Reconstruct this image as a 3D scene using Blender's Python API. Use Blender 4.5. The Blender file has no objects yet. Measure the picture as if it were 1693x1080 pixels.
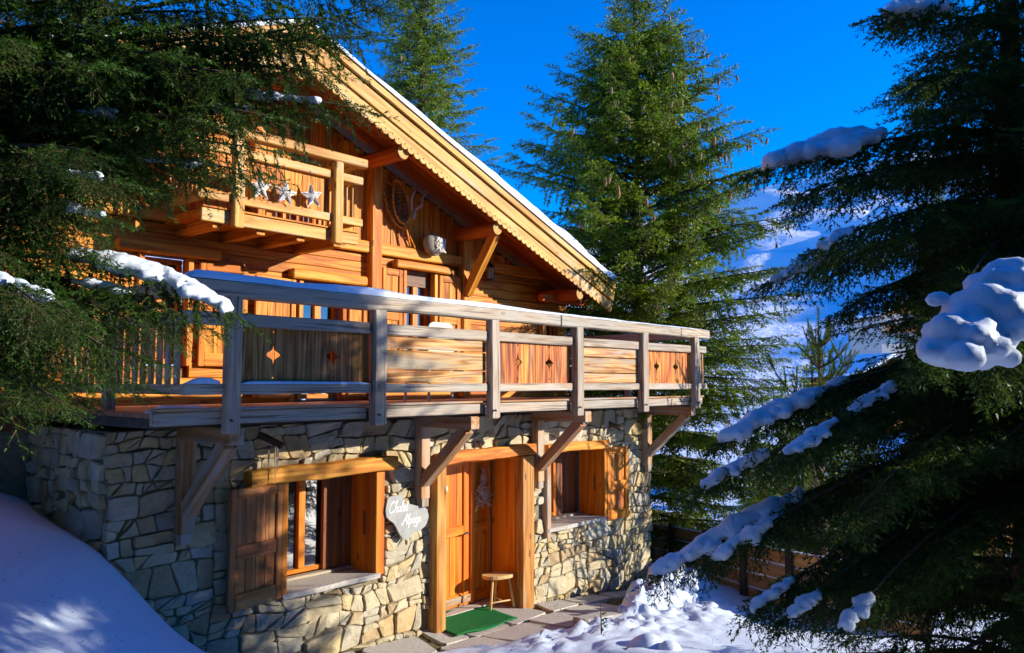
import bpy, math, random
import numpy as np
from mathutils import Vector, Matrix
random.seed(7); RNG = np.random.default_rng(7)
rad = math.radians
SC = bpy.context.scene
COL = SC.collection

# ------------------------------------------------------------------ camera, sky, sun, exposure
FPX = 1320.0                                   # focal length for a frame 1693 wide
YAW, PITCH = rad(41.0), math.atan(93/1320.0)
CAM = np.array([0.0, -7.46, 3.10])
cd = bpy.data.cameras.new('camera'); cam = bpy.data.objects.new('camera', cd); COL.objects.link(cam)
cd.sensor_width = 36; cd.lens = 36*FPX/1693; cd.clip_start = .05; cd.clip_end = 6000
cam.location = CAM; cam.rotation_euler = (math.pi/2 + PITCH, 0, YAW - math.pi/2)
SC.camera = cam
SUN_AZ, SUN_EL = rad(140.0), rad(17.0)          # azimuth from +Y towards +X
w = bpy.data.worlds.new('World'); SC.world = w; w.use_nodes = True
wn = w.node_tree; wn.nodes.clear()
sky = wn.nodes.new('ShaderNodeTexSky'); sky.sky_type = 'NISHITA'; sky.sun_disc = False
sky.sun_elevation = SUN_EL; sky.sun_rotation = SUN_AZ; sky.altitude = 1900
sky.air_density = 1.0; sky.dust_density = 0.0; sky.ozone_density = 6.0
hs = wn.nodes.new('ShaderNodeHueSaturation'); hs.inputs['Saturation'].default_value = 1.32
hs.inputs['Hue'].default_value = 0.511
bg = wn.nodes.new('ShaderNodeBackground'); bg.inputs[1].default_value = 0.15
wo = wn.nodes.new('ShaderNodeOutputWorld')
wn.links.new(sky.outputs[0], hs.inputs['Color']); wn.links.new(hs.outputs[0], bg.inputs[0]); wn.links.new(bg.outputs[0], wo.inputs[0])
sl = bpy.data.lights.new('sun', 'SUN'); sl.energy = 3.5; sl.angle = rad(.5); sl.color = (1, .91, .77)
so = bpy.data.objects.new('sun', sl); COL.objects.link(so)
SUN = Vector((math.sin(SUN_AZ)*math.cos(SUN_EL), math.cos(SUN_AZ)*math.cos(SUN_EL), math.sin(SUN_EL)))
so.rotation_euler = SUN.to_track_quat('Z', 'Y').to_euler(); so.location = (20, -20, 20)
vs = SC.view_settings; vs.view_transform = 'Standard'; vs.look = 'None'; vs.gamma = 1; vs.use_curve_mapping = False
vs.exposure = 1.20
SC.render.engine = 'CYCLES'
cy = SC.cycles
cy.max_bounces = 6; cy.diffuse_bounces = 3; cy.glossy_bounces = 2; cy.transmission_bounces = 4; cy.transparent_max_bounces = 4
cy.use_adaptive_sampling = True; cy.adaptive_threshold = .03
cy.use_denoising = True
try: cy.denoiser = 'OPENIMAGEDENOISE'
except Exception: pass
cy.caustics_reflective = False; cy.caustics_refractive = False

# survey helper: direction of a sight line, and where it meets the plane y = const or z = const
_F = np.array([math.cos(YAW)*math.cos(PITCH), math.sin(YAW)*math.cos(PITCH), math.sin(PITCH)])
_R = np.array([math.sin(YAW), -math.cos(YAW), 0.0]); _U = np.cross(_R, _F)
def sight(px, py): return _F + _R*(px-846.5)/FPX + _U*(540-py)/FPX
def at_y(px, py, y): r = sight(px, py); return CAM + r*((y-CAM[1])/r[1])
def at_z(px, py, z): r = sight(px, py); return CAM + r*((z-CAM[2])/r[2])
def at_d(px, py, d): return CAM + sight(px, py)*d

# ------------------------------------------------------------------ material helpers
class NT:
    def __init__(s, name):
        s.m = bpy.data.materials.new(name); s.m.use_nodes = True; s.t = s.m.node_tree; s.t.nodes.clear()
        s.out = s.n('ShaderNodeOutputMaterial')
    def n(s, typ, **kw):
        nd = s.t.nodes.new(typ)
        for k, v in kw.items():
            if k.startswith('i_'):
                nd.inputs[k[2:].replace('_', ' ')].default_value = v
            else: setattr(nd, k, v)
        return nd
    def l(s, a, b): s.t.links.new(a, b)
    def math(s, op, a, b=None, c=None, clamp=False):
        nd = s.n('ShaderNodeMath', operation=op); nd.use_clamp = clamp
        for i, x in enumerate((a, b, c)):
            if x is None: continue
            if isinstance(x, (int, float)): nd.inputs[i].default_value = x
            else: s.l(x, nd.inputs[i])
        return nd.outputs[0]
    def vmul(s, v, t):
        nd = s.n('ShaderNodeVectorMath', operation='MULTIPLY'); s.l(v, nd.inputs[0]); nd.inputs[1].default_value = t; return nd.outputs[0]
    def noise(s, vec, scale=1.0, detail=2.0, rough=.5, dist=0.0):
        nd = s.n('ShaderNodeTexNoise'); s.l(vec, nd.inputs['Vector'])
        nd.inputs['Scale'].default_value = scale; nd.inputs['Detail'].default_value = detail
        nd.inputs['Roughness'].default_value = rough; nd.inputs['Distortion'].default_value = dist
        return nd.outputs['Fac']
    def ramp(s, fac, stops, interp='LINEAR'):
        nd = s.n('ShaderNodeValToRGB'); cr = nd.color_ramp; cr.interpolation = interp
        while len(cr.elements) < len(stops): cr.elements.new(.5)
        for e, (p, c) in zip(cr.elements, stops):
            e.position = p; e.color = (*c, 1) if len(c) == 3 else c
        s.l(fac, nd.inputs[0]); return nd.outputs[0]
    def mix(s, fac, a, b, mode='MIX'):
        nd = s.n('ShaderNodeMix', data_type='RGBA', blend_type=mode)
        for i, x in ((0, fac), (6, a), (7, b)):
            if isinstance(x, (int, float)): nd.inputs[i].default_value = x
            elif isinstance(x, tuple): nd.inputs[i].default_value = (*x, 1)
            else: s.l(x, nd.inputs[i])
        return nd.outputs[2]
    def bump(s, h, strength=.3, dist=.01):
        nd = s.n('ShaderNodeBump'); nd.inputs['Strength'].default_value = strength; nd.inputs['Distance'].default_value = dist
        s.l(h, nd.inputs['Height']); return nd.outputs[0]
    def bsdf(s, col, rough=.7, normal=None, spec=.3, **kw):
        b = s.n('ShaderNodeBsdfPrincipled')
        if isinstance(col, tuple): b.inputs['Base Color'].default_value = (*col, 1)
        else: s.l(col, b.inputs['Base Color'])
        if isinstance(rough, (int, float)): b.inputs['Roughness'].default_value = rough
        else: s.l(rough, b.inputs['Roughness'])
        b.inputs['Specular IOR Level'].default_value = spec
        if normal is not None: s.l(normal, b.inputs['Normal'])
        for k, v in kw.items(): b.inputs[k.replace('_', ' ')].default_value = v
        s.l(b.outputs[0], s.out.inputs[0]); return b
    def obj_vec(s, spread=41.0):
        tc = s.n('ShaderNodeTexCoord'); oi = s.n('ShaderNodeObjectInfo')
        cb = s.n('ShaderNodeCombineXYZ'); r = s.math('MULTIPLY', oi.outputs['Random'], spread)
        for i in range(3): s.l(r, cb.inputs[i])
        ad = s.n('ShaderNodeVectorMath', operation='ADD'); s.l(tc.outputs['Object'], ad.inputs[0]); s.l(cb.outputs[0], ad.inputs[1])
        return ad.outputs[0], oi.outputs['Random'], tc.outputs['Object']

def wood(name, dark, mid, light, rings=7.0, grey=None, grey_amt=.0, rough=.6, contrast=1.0, tone=.3, bump=.35, cracks=.0):
    s = NT(name); v, rnd, raw = s.obj_vec()
    a = s.noise(s.vmul(v, (.42, 7.0, 7.0)), 1, 1.5, .5, .4)
    cont = s.math('PINGPONG', s.math('MULTIPLY', a, rings*2), 1.0)
    fib = s.noise(s.vmul(v, (2.5, 85, 85)), 1, 3, .6)
    big = s.noise(s.vmul(v, (.8, 2.2, 2.2)), 1, 3, .6)
    f = s.math('ADD', s.math('MULTIPLY', cont, .45*contrast), s.math('ADD', s.math('MULTIPLY', fib, .4), s.math('MULTIPLY', big, .32)))
    f = s.math('SUBTRACT', f, .05 + .2*(contrast-1))
    col = s.ramp(f, [(.18, dark), (.48, mid), (.82, light)])
    # knots
    vo = s.n('ShaderNodeTexVoronoi'); vo.inputs['Scale'].default_value = 1.0; s.l(s.vmul(v, (1.6, 4.2, 4.2)), vo.inputs['Vector'])
    kn = s.math('LESS_THAN', vo.outputs['Distance'], .085)
    col = s.mix(s.math('MULTIPLY', kn, .75), col, tuple(c*.45 for c in dark))
    if grey:
        g = s.noise(s.vmul(v, (.9, 6, 6)), 1, 4, .65)
        gm = s.ramp(g, [(.62-.5*grey_amt, (0, 0, 0)), (.80-.45*grey_amt, (1, 1, 1))])
        gcol = s.mix(fib, tuple(c*.62 for c in grey), tuple(min(1, c*1.3) for c in grey))
        gcol = s.mix(s.math('MULTIPLY', cont, .3), gcol, tuple(c*.5 for c in grey))
        col = s.mix(gm, col, gcol)
    if cracks:
        ck = s.ramp(s.noise(s.vmul(v, (.9, 55, 55)), 1, 2, .5, .3), [(.64-.06*cracks, (0, 0, 0)), (.70-.06*cracks, (1, 1, 1))])
        col = s.mix(s.math('MULTIPLY', ck, .7), col, (.07, .05, .035))
    h = s.n('ShaderNodeHueSaturation'); s.l(col, h.inputs['Color'])
    s.l(s.math('ADD', s.math('MULTIPLY', rnd, tone*2), 1-tone), h.inputs['Value'])
    hue = s.math('ADD', s.math('MULTIPLY', s.math('FRACT', s.math('MULTIPLY', rnd, 7.3)), .016), .492); s.l(hue, h.inputs['Hue'])
    s.bsdf(h.outputs[0], rough, s.bump(s.math('ADD', s.math('MULTIPLY', cont, .35), fib), bump, .004), .25)
    return s.m

M = {}
M['larch'] = wood('larch_planks', (.28, .058, .005), (.52, .160, .011), (.70, .30, .032), 6, tone=.22)
M['larch_beam'] = wood('larch_beams', (.32, .085, .008), (.56, .190, .017), (.72, .32, .045), 5, tone=.15)
M['honey'] = wood('honey_joinery', (.38, .085, .005), (.57, .165, .009), (.68, .25, .022), 3, tone=.1, rough=.45)
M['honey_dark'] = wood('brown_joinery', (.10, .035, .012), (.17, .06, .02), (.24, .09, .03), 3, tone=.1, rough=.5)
M['pale'] = wood('pale_larch', (.32, .13, .022), (.54, .275, .058), (.68, .41, .115), 5, grey=(.58, .45, .26), grey_amt=.20, tone=.12)
M['weather'] = wood('weathered_rail', (.22, .13, .07), (.38, .28, .18), (.52, .44, .33), 8, grey=(.45, .40, .33), grey_amt=.45, tone=.16, bump=.7, cracks=1.0)
M['panel'] = wood('railing_panel', (.14, .022, .003), (.48, .108, .005), (.66, .27, .040), 7, grey=(.46, .34, .20), grey_amt=.08, contrast=1.4, tone=.2, cracks=.5)
M['panel_worn'] = wood('worn_board', (.19, .046, .006), (.50, .205, .042), (.63, .41, .165), 8, grey=(.44, .36, .26), grey_amt=.28, contrast=1.35, tone=.2)
M['brace'] = wood('brace_timber', (.24, .10, .03), (.40, .20, .075), (.52, .33, .17), 5, grey=(.42, .38, .33), grey_amt=.33, tone=.12)
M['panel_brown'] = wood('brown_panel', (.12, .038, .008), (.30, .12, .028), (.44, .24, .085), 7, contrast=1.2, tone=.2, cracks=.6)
M['door_post'] = wood('door_post', (.26, .085, .016), (.46, .18, .035), (.60, .31, .09), 5, grey=(.42, .36, .28), grey_amt=.12, tone=.1, cracks=.5)
M['deck'] = wood('deck_board', (.24, .09, .04), (.34, .14, .07), (.42, .2, .11), 4, tone=.12)
M['soffit'] = wood('soffit_board', (.30, .060, .006), (.46, .105, .009), (.56, .16, .018), 4, tone=.12)
M['stool'] = wood('stool_wood', (.50, .30, .11), (.66, .44, .19), (.76, .56, .29), 4, tone=.05)
M['fence'] = wood('fence_board', (.30, .12, .03), (.44, .20, .06), (.54, .29, .10), 4, grey=(.35, .3, .25), grey_amt=.15, tone=.18)
M['shutter'] = wood('shutter_wood', (.20, .065, .016), (.36, .13, .03), (.48, .22, .07), 4, grey=(.34, .25, .18), grey_amt=.1, tone=.1)
M['dark_wood'] = wood('dark_wood', (.03, .018, .01), (.06, .035, .02), (.1, .06, .035), 4)

def mk_stone():
    s = NT('rubble_stone'); v, rnd, raw = s.obj_vec(60)
    gi = s.n('ShaderNodeNewGeometry'); rnd = s.math('FRACT', s.math('ADD', rnd, gi.outputs['Random Per Island']))
    base = s.ramp(rnd, [(0, (.50, .42, .27)), (.13, (.58, .51, .34)), (.26, (.44, .41, .33)), (.37, (.58, .45, .20)), (.46, (.53, .50, .42)),
                        (.58, (.60, .51, .31)), (.66, (.40, .26, .12)), (.75, (.54, .46, .29)), (.84, (.36, .35, .31)), (.91, (.52, .34, .14))], 'CONSTANT')
    n1 = s.noise(v, 4.0, 5, .65, .5); n2 = s.noise(v, 26, 4, .7)
    col = s.mix(s.ramp(n1, [(.30, (0, 0, 0)), (.72, (1, 1, 1))]), s.mix(.55, base, (.26, .20, .11)), s.mix(.35, base, (.70, .62, .42)))
    col = s.mix(s.ramp(n2, [(.60, (0, 0, 0)), (.75, (.5, .5, .5))]), col, (.16, .14, .11))
    h = s.math('ADD', s.math('MULTIPLY', n1, .8), s.math('MULTIPLY', n2, .35))
    s.bsdf(col, .85, s.bump(h, .75, .03), .2); return s.m
M['stone'] = mk_stone()
def simple(name, c1, c2, scale=8, rough=.8, bump=.3, bd=.01, spec=.2, detail=4):
    s = NT(name); tc = s.n('ShaderNodeTexCoord').outputs['Object']; n = s.noise(tc, scale, detail, .6)
    s.bsdf(s.mix(s.ramp(n, [(.3, (0, 0, 0)), (.7, (1, 1, 1))]), c1, c2), rough, s.bump(n, bump, bd), spec); return s.m
M['mortar'] = simple('mortar', (.16, .13, .085), (.30, .25, .17), 14, .95, .6, .02)
def mk_snow(name='snow', fine=1.0):
    s = NT(name); tc = s.n('ShaderNodeTexCoord').outputs['Object']
    n = s.noise(tc, 5*fine, 6, .6); n2 = s.noise(tc, 60*fine, 3, .6)
    col = s.mix(n, (.66, .77, .93), (.74, .83, .95))
    h = s.math('ADD', s.math('MULTIPLY', n, .5), s.math('MULTIPLY', n2, .12))
    b = s.bsdf(col, .55, s.bump(h, .5, .05/fine), .35)
    return s.m
M['snow'] = mk_snow(); M['snow_clump'] = mk_snow('clump_snow', 2.0)
M['slab'] = simple('paving_stone', (.38, .355, .31), (.54, .51, .45), 30, .9, .5, .01)
M['soil'] = simple('damp_soil', (.07, .05, .025), (.17, .13, .06), 9, .95, .8, .04)
M['slate'] = simple('grey_slate', (.29, .30, .285), (.40, .405, .385), 10, .7, .3)
M['paint'] = simple('white_paint', (.82, .82, .80), (.88, .88, .86), 30, .6, 0)
M['mat'] = simple('green_turf', (.005, .10, .022), (.012, .19, .05), 160, .9, .8, .01)
M['iron'] = simple('dark_iron', (.02, .02, .02), (.05, .05, .05), 20, .5, .1, spec=.5)
M['zinc'] = simple('zinc_edge', (.30, .31, .33), (.42, .43, .45), 12, .45, .1, spec=.5)
M['bark'] = simple('spruce_bark', (.06, .045, .032), (.15, .115, .085), 18, .95, .8, .03)
M['twig'] = simple('twig_bark', (.05, .036, .02), (.10, .07, .04), 12, .9, .2)
M['cone'] = simple('cone_scales', (.22, .11, .05), (.40, .23, .12), 60, .7, .8, .01)
M['driftwood'] = simple('pale_driftwood', (.30, .27, .25), (.52, .49, .46), 30, .8, .3)
M['star'] = simple('whitewashed_twigs', (.62, .60, .57), (.82, .80, .77), 25, .8, .5)
M['horn'] = simple('pale_horn', (.50, .40, .32), (.68, .58, .48), 18, .5, .3)
M['hide'] = simple('grey_green_felt', (.26, .25, .19), (.40, .38, .30), 12, .9, .3)
M['webbing'] = simple('dark_rawhide', (.06, .05, .04), (.12, .10, .08), 20, .8, .2)
M['needle_litter'] = simple('fallen_needles', (.05, .03, .015), (.10, .07, .03), 9, .9, 0)
M['strap'] = simple('white_strips', (.66, .64, .58), (.82, .80, .74), 20, .8, .2)
M['cream'] = simple('cream_plastic', (.66, .64, .48), (.72, .70, .55), 6, .4, 0)
M['plaster'] = simple('pale_plaster', (.42, .38, .32), (.52, .48, .42), 5, .9, .1)
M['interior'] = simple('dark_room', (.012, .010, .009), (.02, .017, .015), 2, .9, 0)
M['grass'] = simple('dry_grass', (.10, .11, .03), (.24, .22, .07), 6, .9, 0)
M['rock'] = simple('grey_rock', (.12, .115, .11), (.24, .22, .20), 3, .95, .6, .2)
def mk_glass():
    s = NT('window_glass'); tc = s.n('ShaderNodeTexCoord').outputs['Object']
    n = s.noise(tc, 1.3, 1, .5)
    b = s.bsdf((.012, .014, .018), .015, s.bump(n, .08, .02), .5); b.inputs['IOR'].default_value = 2.3
    return s.m
M['glass'] = mk_glass()
def mk_ice():
    s = NT('ice'); b = s.bsdf((.85, .9, .92), .08, None, .5); b.inputs['Transmission Weight'].default_value = .85; b.inputs['IOR'].default_value = 1.31; return s.m
M['ice'] = mk_ice()
def mk_needle(name, c_dark, c_light, c_tip, scale=2.2):
    s = NT(name); tc = s.n('ShaderNodeTexCoord').outputs['Object']
    n = s.noise(tc, scale, 3, .6); n2 = s.noise(tc, scale*14, 2, .6)
    col = s.mix(s.ramp(n, [(.32, (0, 0, 0)), (.68, (1, 1, 1))]), c_dark, c_light)
    col = s.mix(s.ramp(n2, [(.5, (0, 0, 0)), (.75, (.8, .8, .8))]), col, c_tip)
    d = s.n('ShaderNodeBsdfPrincipled'); s.l(col, d.inputs['Base Color']); d.inputs['Roughness'].default_value = .5
    d.inputs['Specular IOR Level'].default_value = .25
    t = s.n('ShaderNodeBsdfTranslucent'); s.l(s.mix(.5, col, (.10, .16, .01)), t.inputs[0])
    mx = s.n('ShaderNodeMixShader'); mx.inputs[0].default_value = .35
    s.l(d.outputs[0], mx.inputs[1]); s.l(t.outputs[0], mx.inputs[2]); s.l(mx.outputs[0], s.out.inputs[0]); return s.m
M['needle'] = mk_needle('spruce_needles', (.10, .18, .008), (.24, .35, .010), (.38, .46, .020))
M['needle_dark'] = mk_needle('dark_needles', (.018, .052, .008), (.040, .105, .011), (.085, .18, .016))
M['needle_pine'] = mk_needle('pine_needles', (.07, .12, .02), (.14, .21, .03), (.19, .25, .04))

# ------------------------------------------------------------------ mesh helpers
def link(o, parent=None):
    COL.objects.link(o)
    if parent is not None:
        o.parent = parent
    return o
def mesh_obj(name, verts, faces, mat, parent=None, mtx=None, smooth=False):
    me = bpy.data.meshes.new(name); me.from_pydata([tuple(v) for v in verts], [], faces); me.update()
    if mat is not None: me.materials.append(mat)
    if smooth: me.polygons.foreach_set('use_smooth', [True]*len(me.polygons))
    o = bpy.data.objects.new(name, me); link(o, parent)
    if mtx is not None: o.matrix_basis = mtx
    return o
def tri_mesh(name, V, T, mats, midx=None, parent=None, smooth=False):
    V = np.ascontiguousarray(V, dtype=np.float32); T = np.ascontiguousarray(T, dtype=np.int32)
    me = bpy.data.meshes.new(name)
    me.vertices.add(len(V)); me.vertices.foreach_set('co', V.ravel())
    me.loops.add(T.size); me.loops.foreach_set('vertex_index', T.ravel())
    me.polygons.add(len(T)); me.polygons.foreach_set('loop_start', np.arange(0, T.size, T.shape[1], dtype=np.int32))
    for m in mats: me.materials.append(m)
    if midx is not None: me.polygons.foreach_set('material_index', np.ascontiguousarray(midx, dtype=np.int32))
    if smooth: me.polygons.foreach_set('use_smooth', np.ones(len(T), dtype=bool))
    me.update(calc_edges=True)
    o = bpy.data.objects.new(name, me); link(o, parent); return o
def frame(p0, p1, up=(0, 0, 1)):
    p0, p1 = Vector(p0), Vector(p1); x = (p1-p0); L = x.length; x.normalize(); up = Vector(up)
    if abs(x.dot(up)) > .98: up = Vector((0, -1, 0))
    y = up.cross(x).normalized(); z = x.cross(y)
    return Matrix(((x.x, y.x, z.x, p0.x), (x.y, y.y, z.y, p0.y), (x.z, y.z, z.z, p0.z), (0, 0, 0, 1))), L
def beam(name, p0, p1, wd, ht, mat, parent=None, up=(0, 0, 1), c=.008, seg=1, wob=0.0, rnd=False, smooth=None, taper=1.0):
    """timber with its length along local X, wd across, ht high; rnd = round log"""
    m, L = frame(p0, p1, up)
    if rnd:
        k = 14; sec = [(math.cos(2*math.pi*i/k)*wd/2, math.sin(2*math.pi*i/k)*ht/2) for i in range(k)]
    else:
        a, b = wd/2, ht/2; c = min(c, a*.45, b*.45)
        sec = [(-a+c, -b), (a-c, -b), (a, -b+c), (a, b-c), (a-c, b), (-a+c, b), (-a, b-c), (-a, -b+c)]
    k = len(sec); V = []; F = []
    xs = [0, ] + [min(c, L*.1)] + [L*i/seg for i in range(1, seg)] + [L-min(c, L*.1), L]
    for i, x in enumerate(xs):
        sc = (1-min(.5, c/max(wd, ht)*1.6)) if i in (0, len(xs)-1) else 1
        sc *= 1+(taper-1)*x/L
        ox = random.uniform(-1, 1)*wob if 0 < i < len(xs)-1 else 0; oz = random.uniform(-1, 1)*wob if 0 < i < len(xs)-1 else 0
        for (y, z) in sec: V.append((x, y*sc+ox, z*sc+oz))
    for i in range(len(xs)-1):
        for j in range(k):
            F.append((i*k+j, (i+1)*k+j, (i+1)*k+(j+1) % k, i*k+(j+1) % k))
    F.append(tuple(range(k))); n = (len(xs)-1)*k; F.append(tuple(n+j for j in reversed(range(k))))
    F = [tuple(reversed(f)) for f in F]
    return mesh_obj(name, V, F, mat, parent, m, smooth=rnd if smooth is None else smooth)
def boxes(name, bl, mat, parent=None):
    V = []; F = []
    for (x0, x1, y0, y1, z0, z1) in bl:
        b = len(V); V += [(x0, y0, z0), (x1, y0, z0), (x1, y1, z0), (x0, y1, z0), (x0, y0, z1), (x1, y0, z1), (x1, y1, z1), (x0, y1, z1)]
        F += [tuple(b+i for i in f) for f in ((0, 3, 2, 1), (4, 5, 6, 7), (0, 1, 5, 4), (1, 2, 6, 5), (2, 3, 7, 6), (3, 0, 4, 7))]
    return mesh_obj(name, V, F, mat, parent)
def plate(name, outline, th, mat, parent=None, mtx=None):
    """flat piece: outline in local XY, thickness along local Z (0..th)"""
    n = len(outline); V = [(x, y, 0) for x, y in outline]+[(x, y, th) for x, y in outline]
    F = [tuple(reversed(range(n))), tuple(range(n, 2*n))]+[(i, (i+1) % n, n+(i+1) % n, n+i) for i in range(n)]
    return mesh_obj(name, V, F, mat, parent, mtx)
def basis(o, x, y, z):
    x, y, z = Vector(x), Vector(y), Vector(z)
    return Matrix(((x.x, y.x, z.x, o[0]), (x.y, y.y, z.y, o[1]), (x.z, y.z, z.z, o[2]), (0, 0, 0, 1)))
UPF = lambda x, y, z: basis((x, y, z), (0, 0, 1), (1, 0, 0), (0, 1, 0))     # board standing on the facade: length up, width to +x, thickness into the wall
def tube(name, pts, r, mat, parent=None, k=6, closed=False, smooth=True):
    V, F = tube_data(pts, r, k, closed)
    return mesh_obj(name, V, F, mat, parent, None, smooth)
def tube_data(pts, r, k=6, closed=False):
    pts = [Vector(p) for p in pts]; n = len(pts); rs = [r]*n if isinstance(r, (int, float)) else list(r)
    V = []; F = []; prev = None
    for i, p in enumerate(pts):
        if closed: t = pts[(i+1) % n]-pts[i-1]
        else: t = pts[min(i+1, n-1)]-pts[max(i-1, 0)]
        t.normalize()
        if prev is None:
            a = Vector((0, 0, 1)) if abs(t.z) < .9 else Vector((1, 0, 0))
            u = t.cross(a).normalized()
        else: u = (prev-t*prev.dot(t)).normalized()
        prev = u; v2 = t.cross(u)
        for j in range(k):
            an = 2*math.pi*j/k; V.append(p+(u*math.cos(an)+v2*math.sin(an))*rs[i])
    for i in range(n if closed else n-1):
        a = i*k; b = ((i+1) % n)*k
        for j in range(k): F.append((a+j, a+(j+1) % k, b+(j+1) % k, b+j))
    if not closed: F.append(tuple(reversed(range(k)))); F.append(tuple((n-1)*k+j for j in range(k)))
    return V, F
def empty(name, loc=(0, 0, 0), rz=0):
    o = bpy.data.objects.new(name, None); COL.objects.link(o); o.location = loc; o.rotation_euler = (0, 0, rz); o.empty_display_size = .1; return o
def tag(o, label=None, cat=None, group=None, kind=None):
    if label: o['label'] = label
    if cat: o['category'] = cat
    if group: o['group'] = group
    if kind: o['kind'] = kind
    return o
def vnoise(x, y, seed=0):
    """smooth value noise, arrays"""
    x = np.asarray(x, float); y = np.asarray(y, float); xi = np.floor(x).astype(int); yi = np.floor(y).astype(int); fx = x-xi; fy = y-yi
    fx = fx*fx*(3-2*fx); fy = fy*fy*(3-2*fy)
    def h(a, b):
        n = (a*374761393+b*668265263+seed*974711) & 0x7fffffff
        n = ((n ^ (n >> 13))*1274126177) & 0x7fffffff
        return ((n ^ (n >> 16)) & 0xffff)/65535.0
    return (h(xi, yi)*(1-fx)+h(xi+1, yi)*fx)*(1-fy)+(h(xi, yi+1)*(1-fx)+h(xi+1, yi+1)*fx)*fy
def fbm(x, y, o=4, seed=0, g=.5):
    s = 0; a = 1; t = 0
    for i in range(o):
        s = s+a*vnoise(x*2**i, y*2**i, seed+i); t += a; a *= g
    return s/t
def metaball_mesh(name, elems, res, mat, parent=None, thr=.25):
    """snow lying in cushions: overlapping ellipsoids melted into one skin; elems = (x,y,z,rx,ry,rz)"""
    mb = bpy.data.metaballs.new('mb'+name+str(random.random())[2:8]); mb.resolution = res; mb.render_resolution = res; mb.threshold = thr
    for (x, y, z, rx, ry, rz) in elems:
        e = mb.elements.new(); e.type = 'ELLIPSOID'; e.co = (x, y, z); R = max(rx, ry, rz)*1.55; e.radius = R
        m = max(rx, ry, rz); e.size_x = rx/m; e.size_y = ry/m; e.size_z = rz/m; e.stiffness = 2
        # size_* scale the unit ellipsoid of the given radius
    ob = bpy.data.objects.new(mb.name, mb); COL.objects.link(ob)
    dg = bpy.context.evaluated_depsgraph_get(); dg.update()
    me = bpy.data.meshes.new_from_object(ob.evaluated_get(dg)); bpy.data.objects.remove(ob); bpy.data.metaballs.remove(mb)
    me.name = name; me.materials.clear(); me.materials.append(mat)
    n = len(me.polygons); me.polygons.foreach_set('use_smooth', [True]*n)
    o = bpy.data.objects.new(name, me); link(o, parent); return o

# ================================================================== GROUND
_CP = np.array([
 (3.05,0,1.56),(3.5,0,.95),(4,0,.50),(4.7,0,.22),(5.6,0,.12),(6.6,0,.06),(7.2,0,-.02),(8.7,0,-.05),(10.5,0,-.2),(12.2,0,-.42),(13.4,0,-.55),
 (2.2,0,1.76),(1.4,-1.5,1.5),(3.05,1.8,1.8),(0,0,1.95),(-3,0,2.3),(-3,-5,1.9),(0,-4,1.55),(0,-7.5,1.45),(2,-3,1.25),(3,-1.5,.9),
 (4.5,-1.5,.26),(6,-1.2,.06),(7.5,-1,.0),(8.5,-1.6,.02),(10,-1.6,-.15),(12,-1.6,-.42),(3,-5,1.1),(5,-4,.62),(6.5,-3,.28),(8,-3,.12),(10,-4,-.1),
 (4,-8,1.1),(8,-7,.3),(12,-6,-.4),(8,-12,.5),(0,-14,1.6),(15,-4,-1.0),(15,0,-.95),(16,3,-1.1),(20,-8,-1.6),(20,0,-2.1),(25,10,-3),(14,8,-.6),
 (5,12,1.5),(-5,10,3.5),(40,0,-6),(40,20,-6),(30,-15,-3.4),(45,-30,-5),(20,40,-2),(-20,-5,4),(-15,20,5),(0,-30,1.8),(20,-35,-1.0),(-20,-30,3.5)], float)
def _tps(a, b): d2 = ((a[:, None, :]-b[None, :, :])**2).sum(-1); return .5*d2*np.log(d2+1e-9)
_n = len(_CP); _A = np.zeros((_n+3, _n+3)); _A[:_n, :_n] = _tps(_CP[:, :2], _CP[:, :2])+np.eye(_n)*.02
_A[:_n, _n] = 1; _A[:_n, _n+1:] = _CP[:, :2]; _A[_n:, :_n] = _A[:_n, _n:].T
_W = np.linalg.solve(_A, np.concatenate([_CP[:, 2], [0, 0, 0]]))
def sstep(a, b, x): t = np.clip((x-a)/(b-a), 0, 1); return t*t*(3-2*t)
def h0(x, y):
    x = np.atleast_1d(np.asarray(x, float)); y = np.atleast_1d(np.asarray(y, float)); sh = x.shape
    P = np.stack([np.clip(x, -22, 46).ravel(), np.clip(y, -34, 42).ravel()], 1); out = np.empty(len(P))
    for i in range(0, len(P), 4000):
        q = P[i:i+4000]; out[i:i+4000] = _tps(q, _CP[:, :2])@_W[:_n]+_W[_n]+q@_W[_n+1:]
    out = out.reshape(sh); r = np.hypot(x-8, y+2); k = sstep(30, 75, r)
    return out*(1-k)+k*(-8.0)
def h0s(x, y): return float(h0([x], [y])[0])
def bare(x, y):
    """1 where the snow is cleared: before the door, along the wall foot, along the kerb"""
    wv = (fbm(x*1.7, y*1.7, 3, 5)-.5)*.9
    edge = np.interp(x, [3.2, 4.4, 5.6, 6.4, 7.2, 8.0, 8.8, 9.5, 10.2, 11.2, 12.2, 12.9], [.05, -.12, -.45, -.85, -1.2, -1.42, -1.38, -1.25, -.85, -.5, -.45, .3])
    return sstep(-.10, .10, y-edge+wv*.35)
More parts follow.
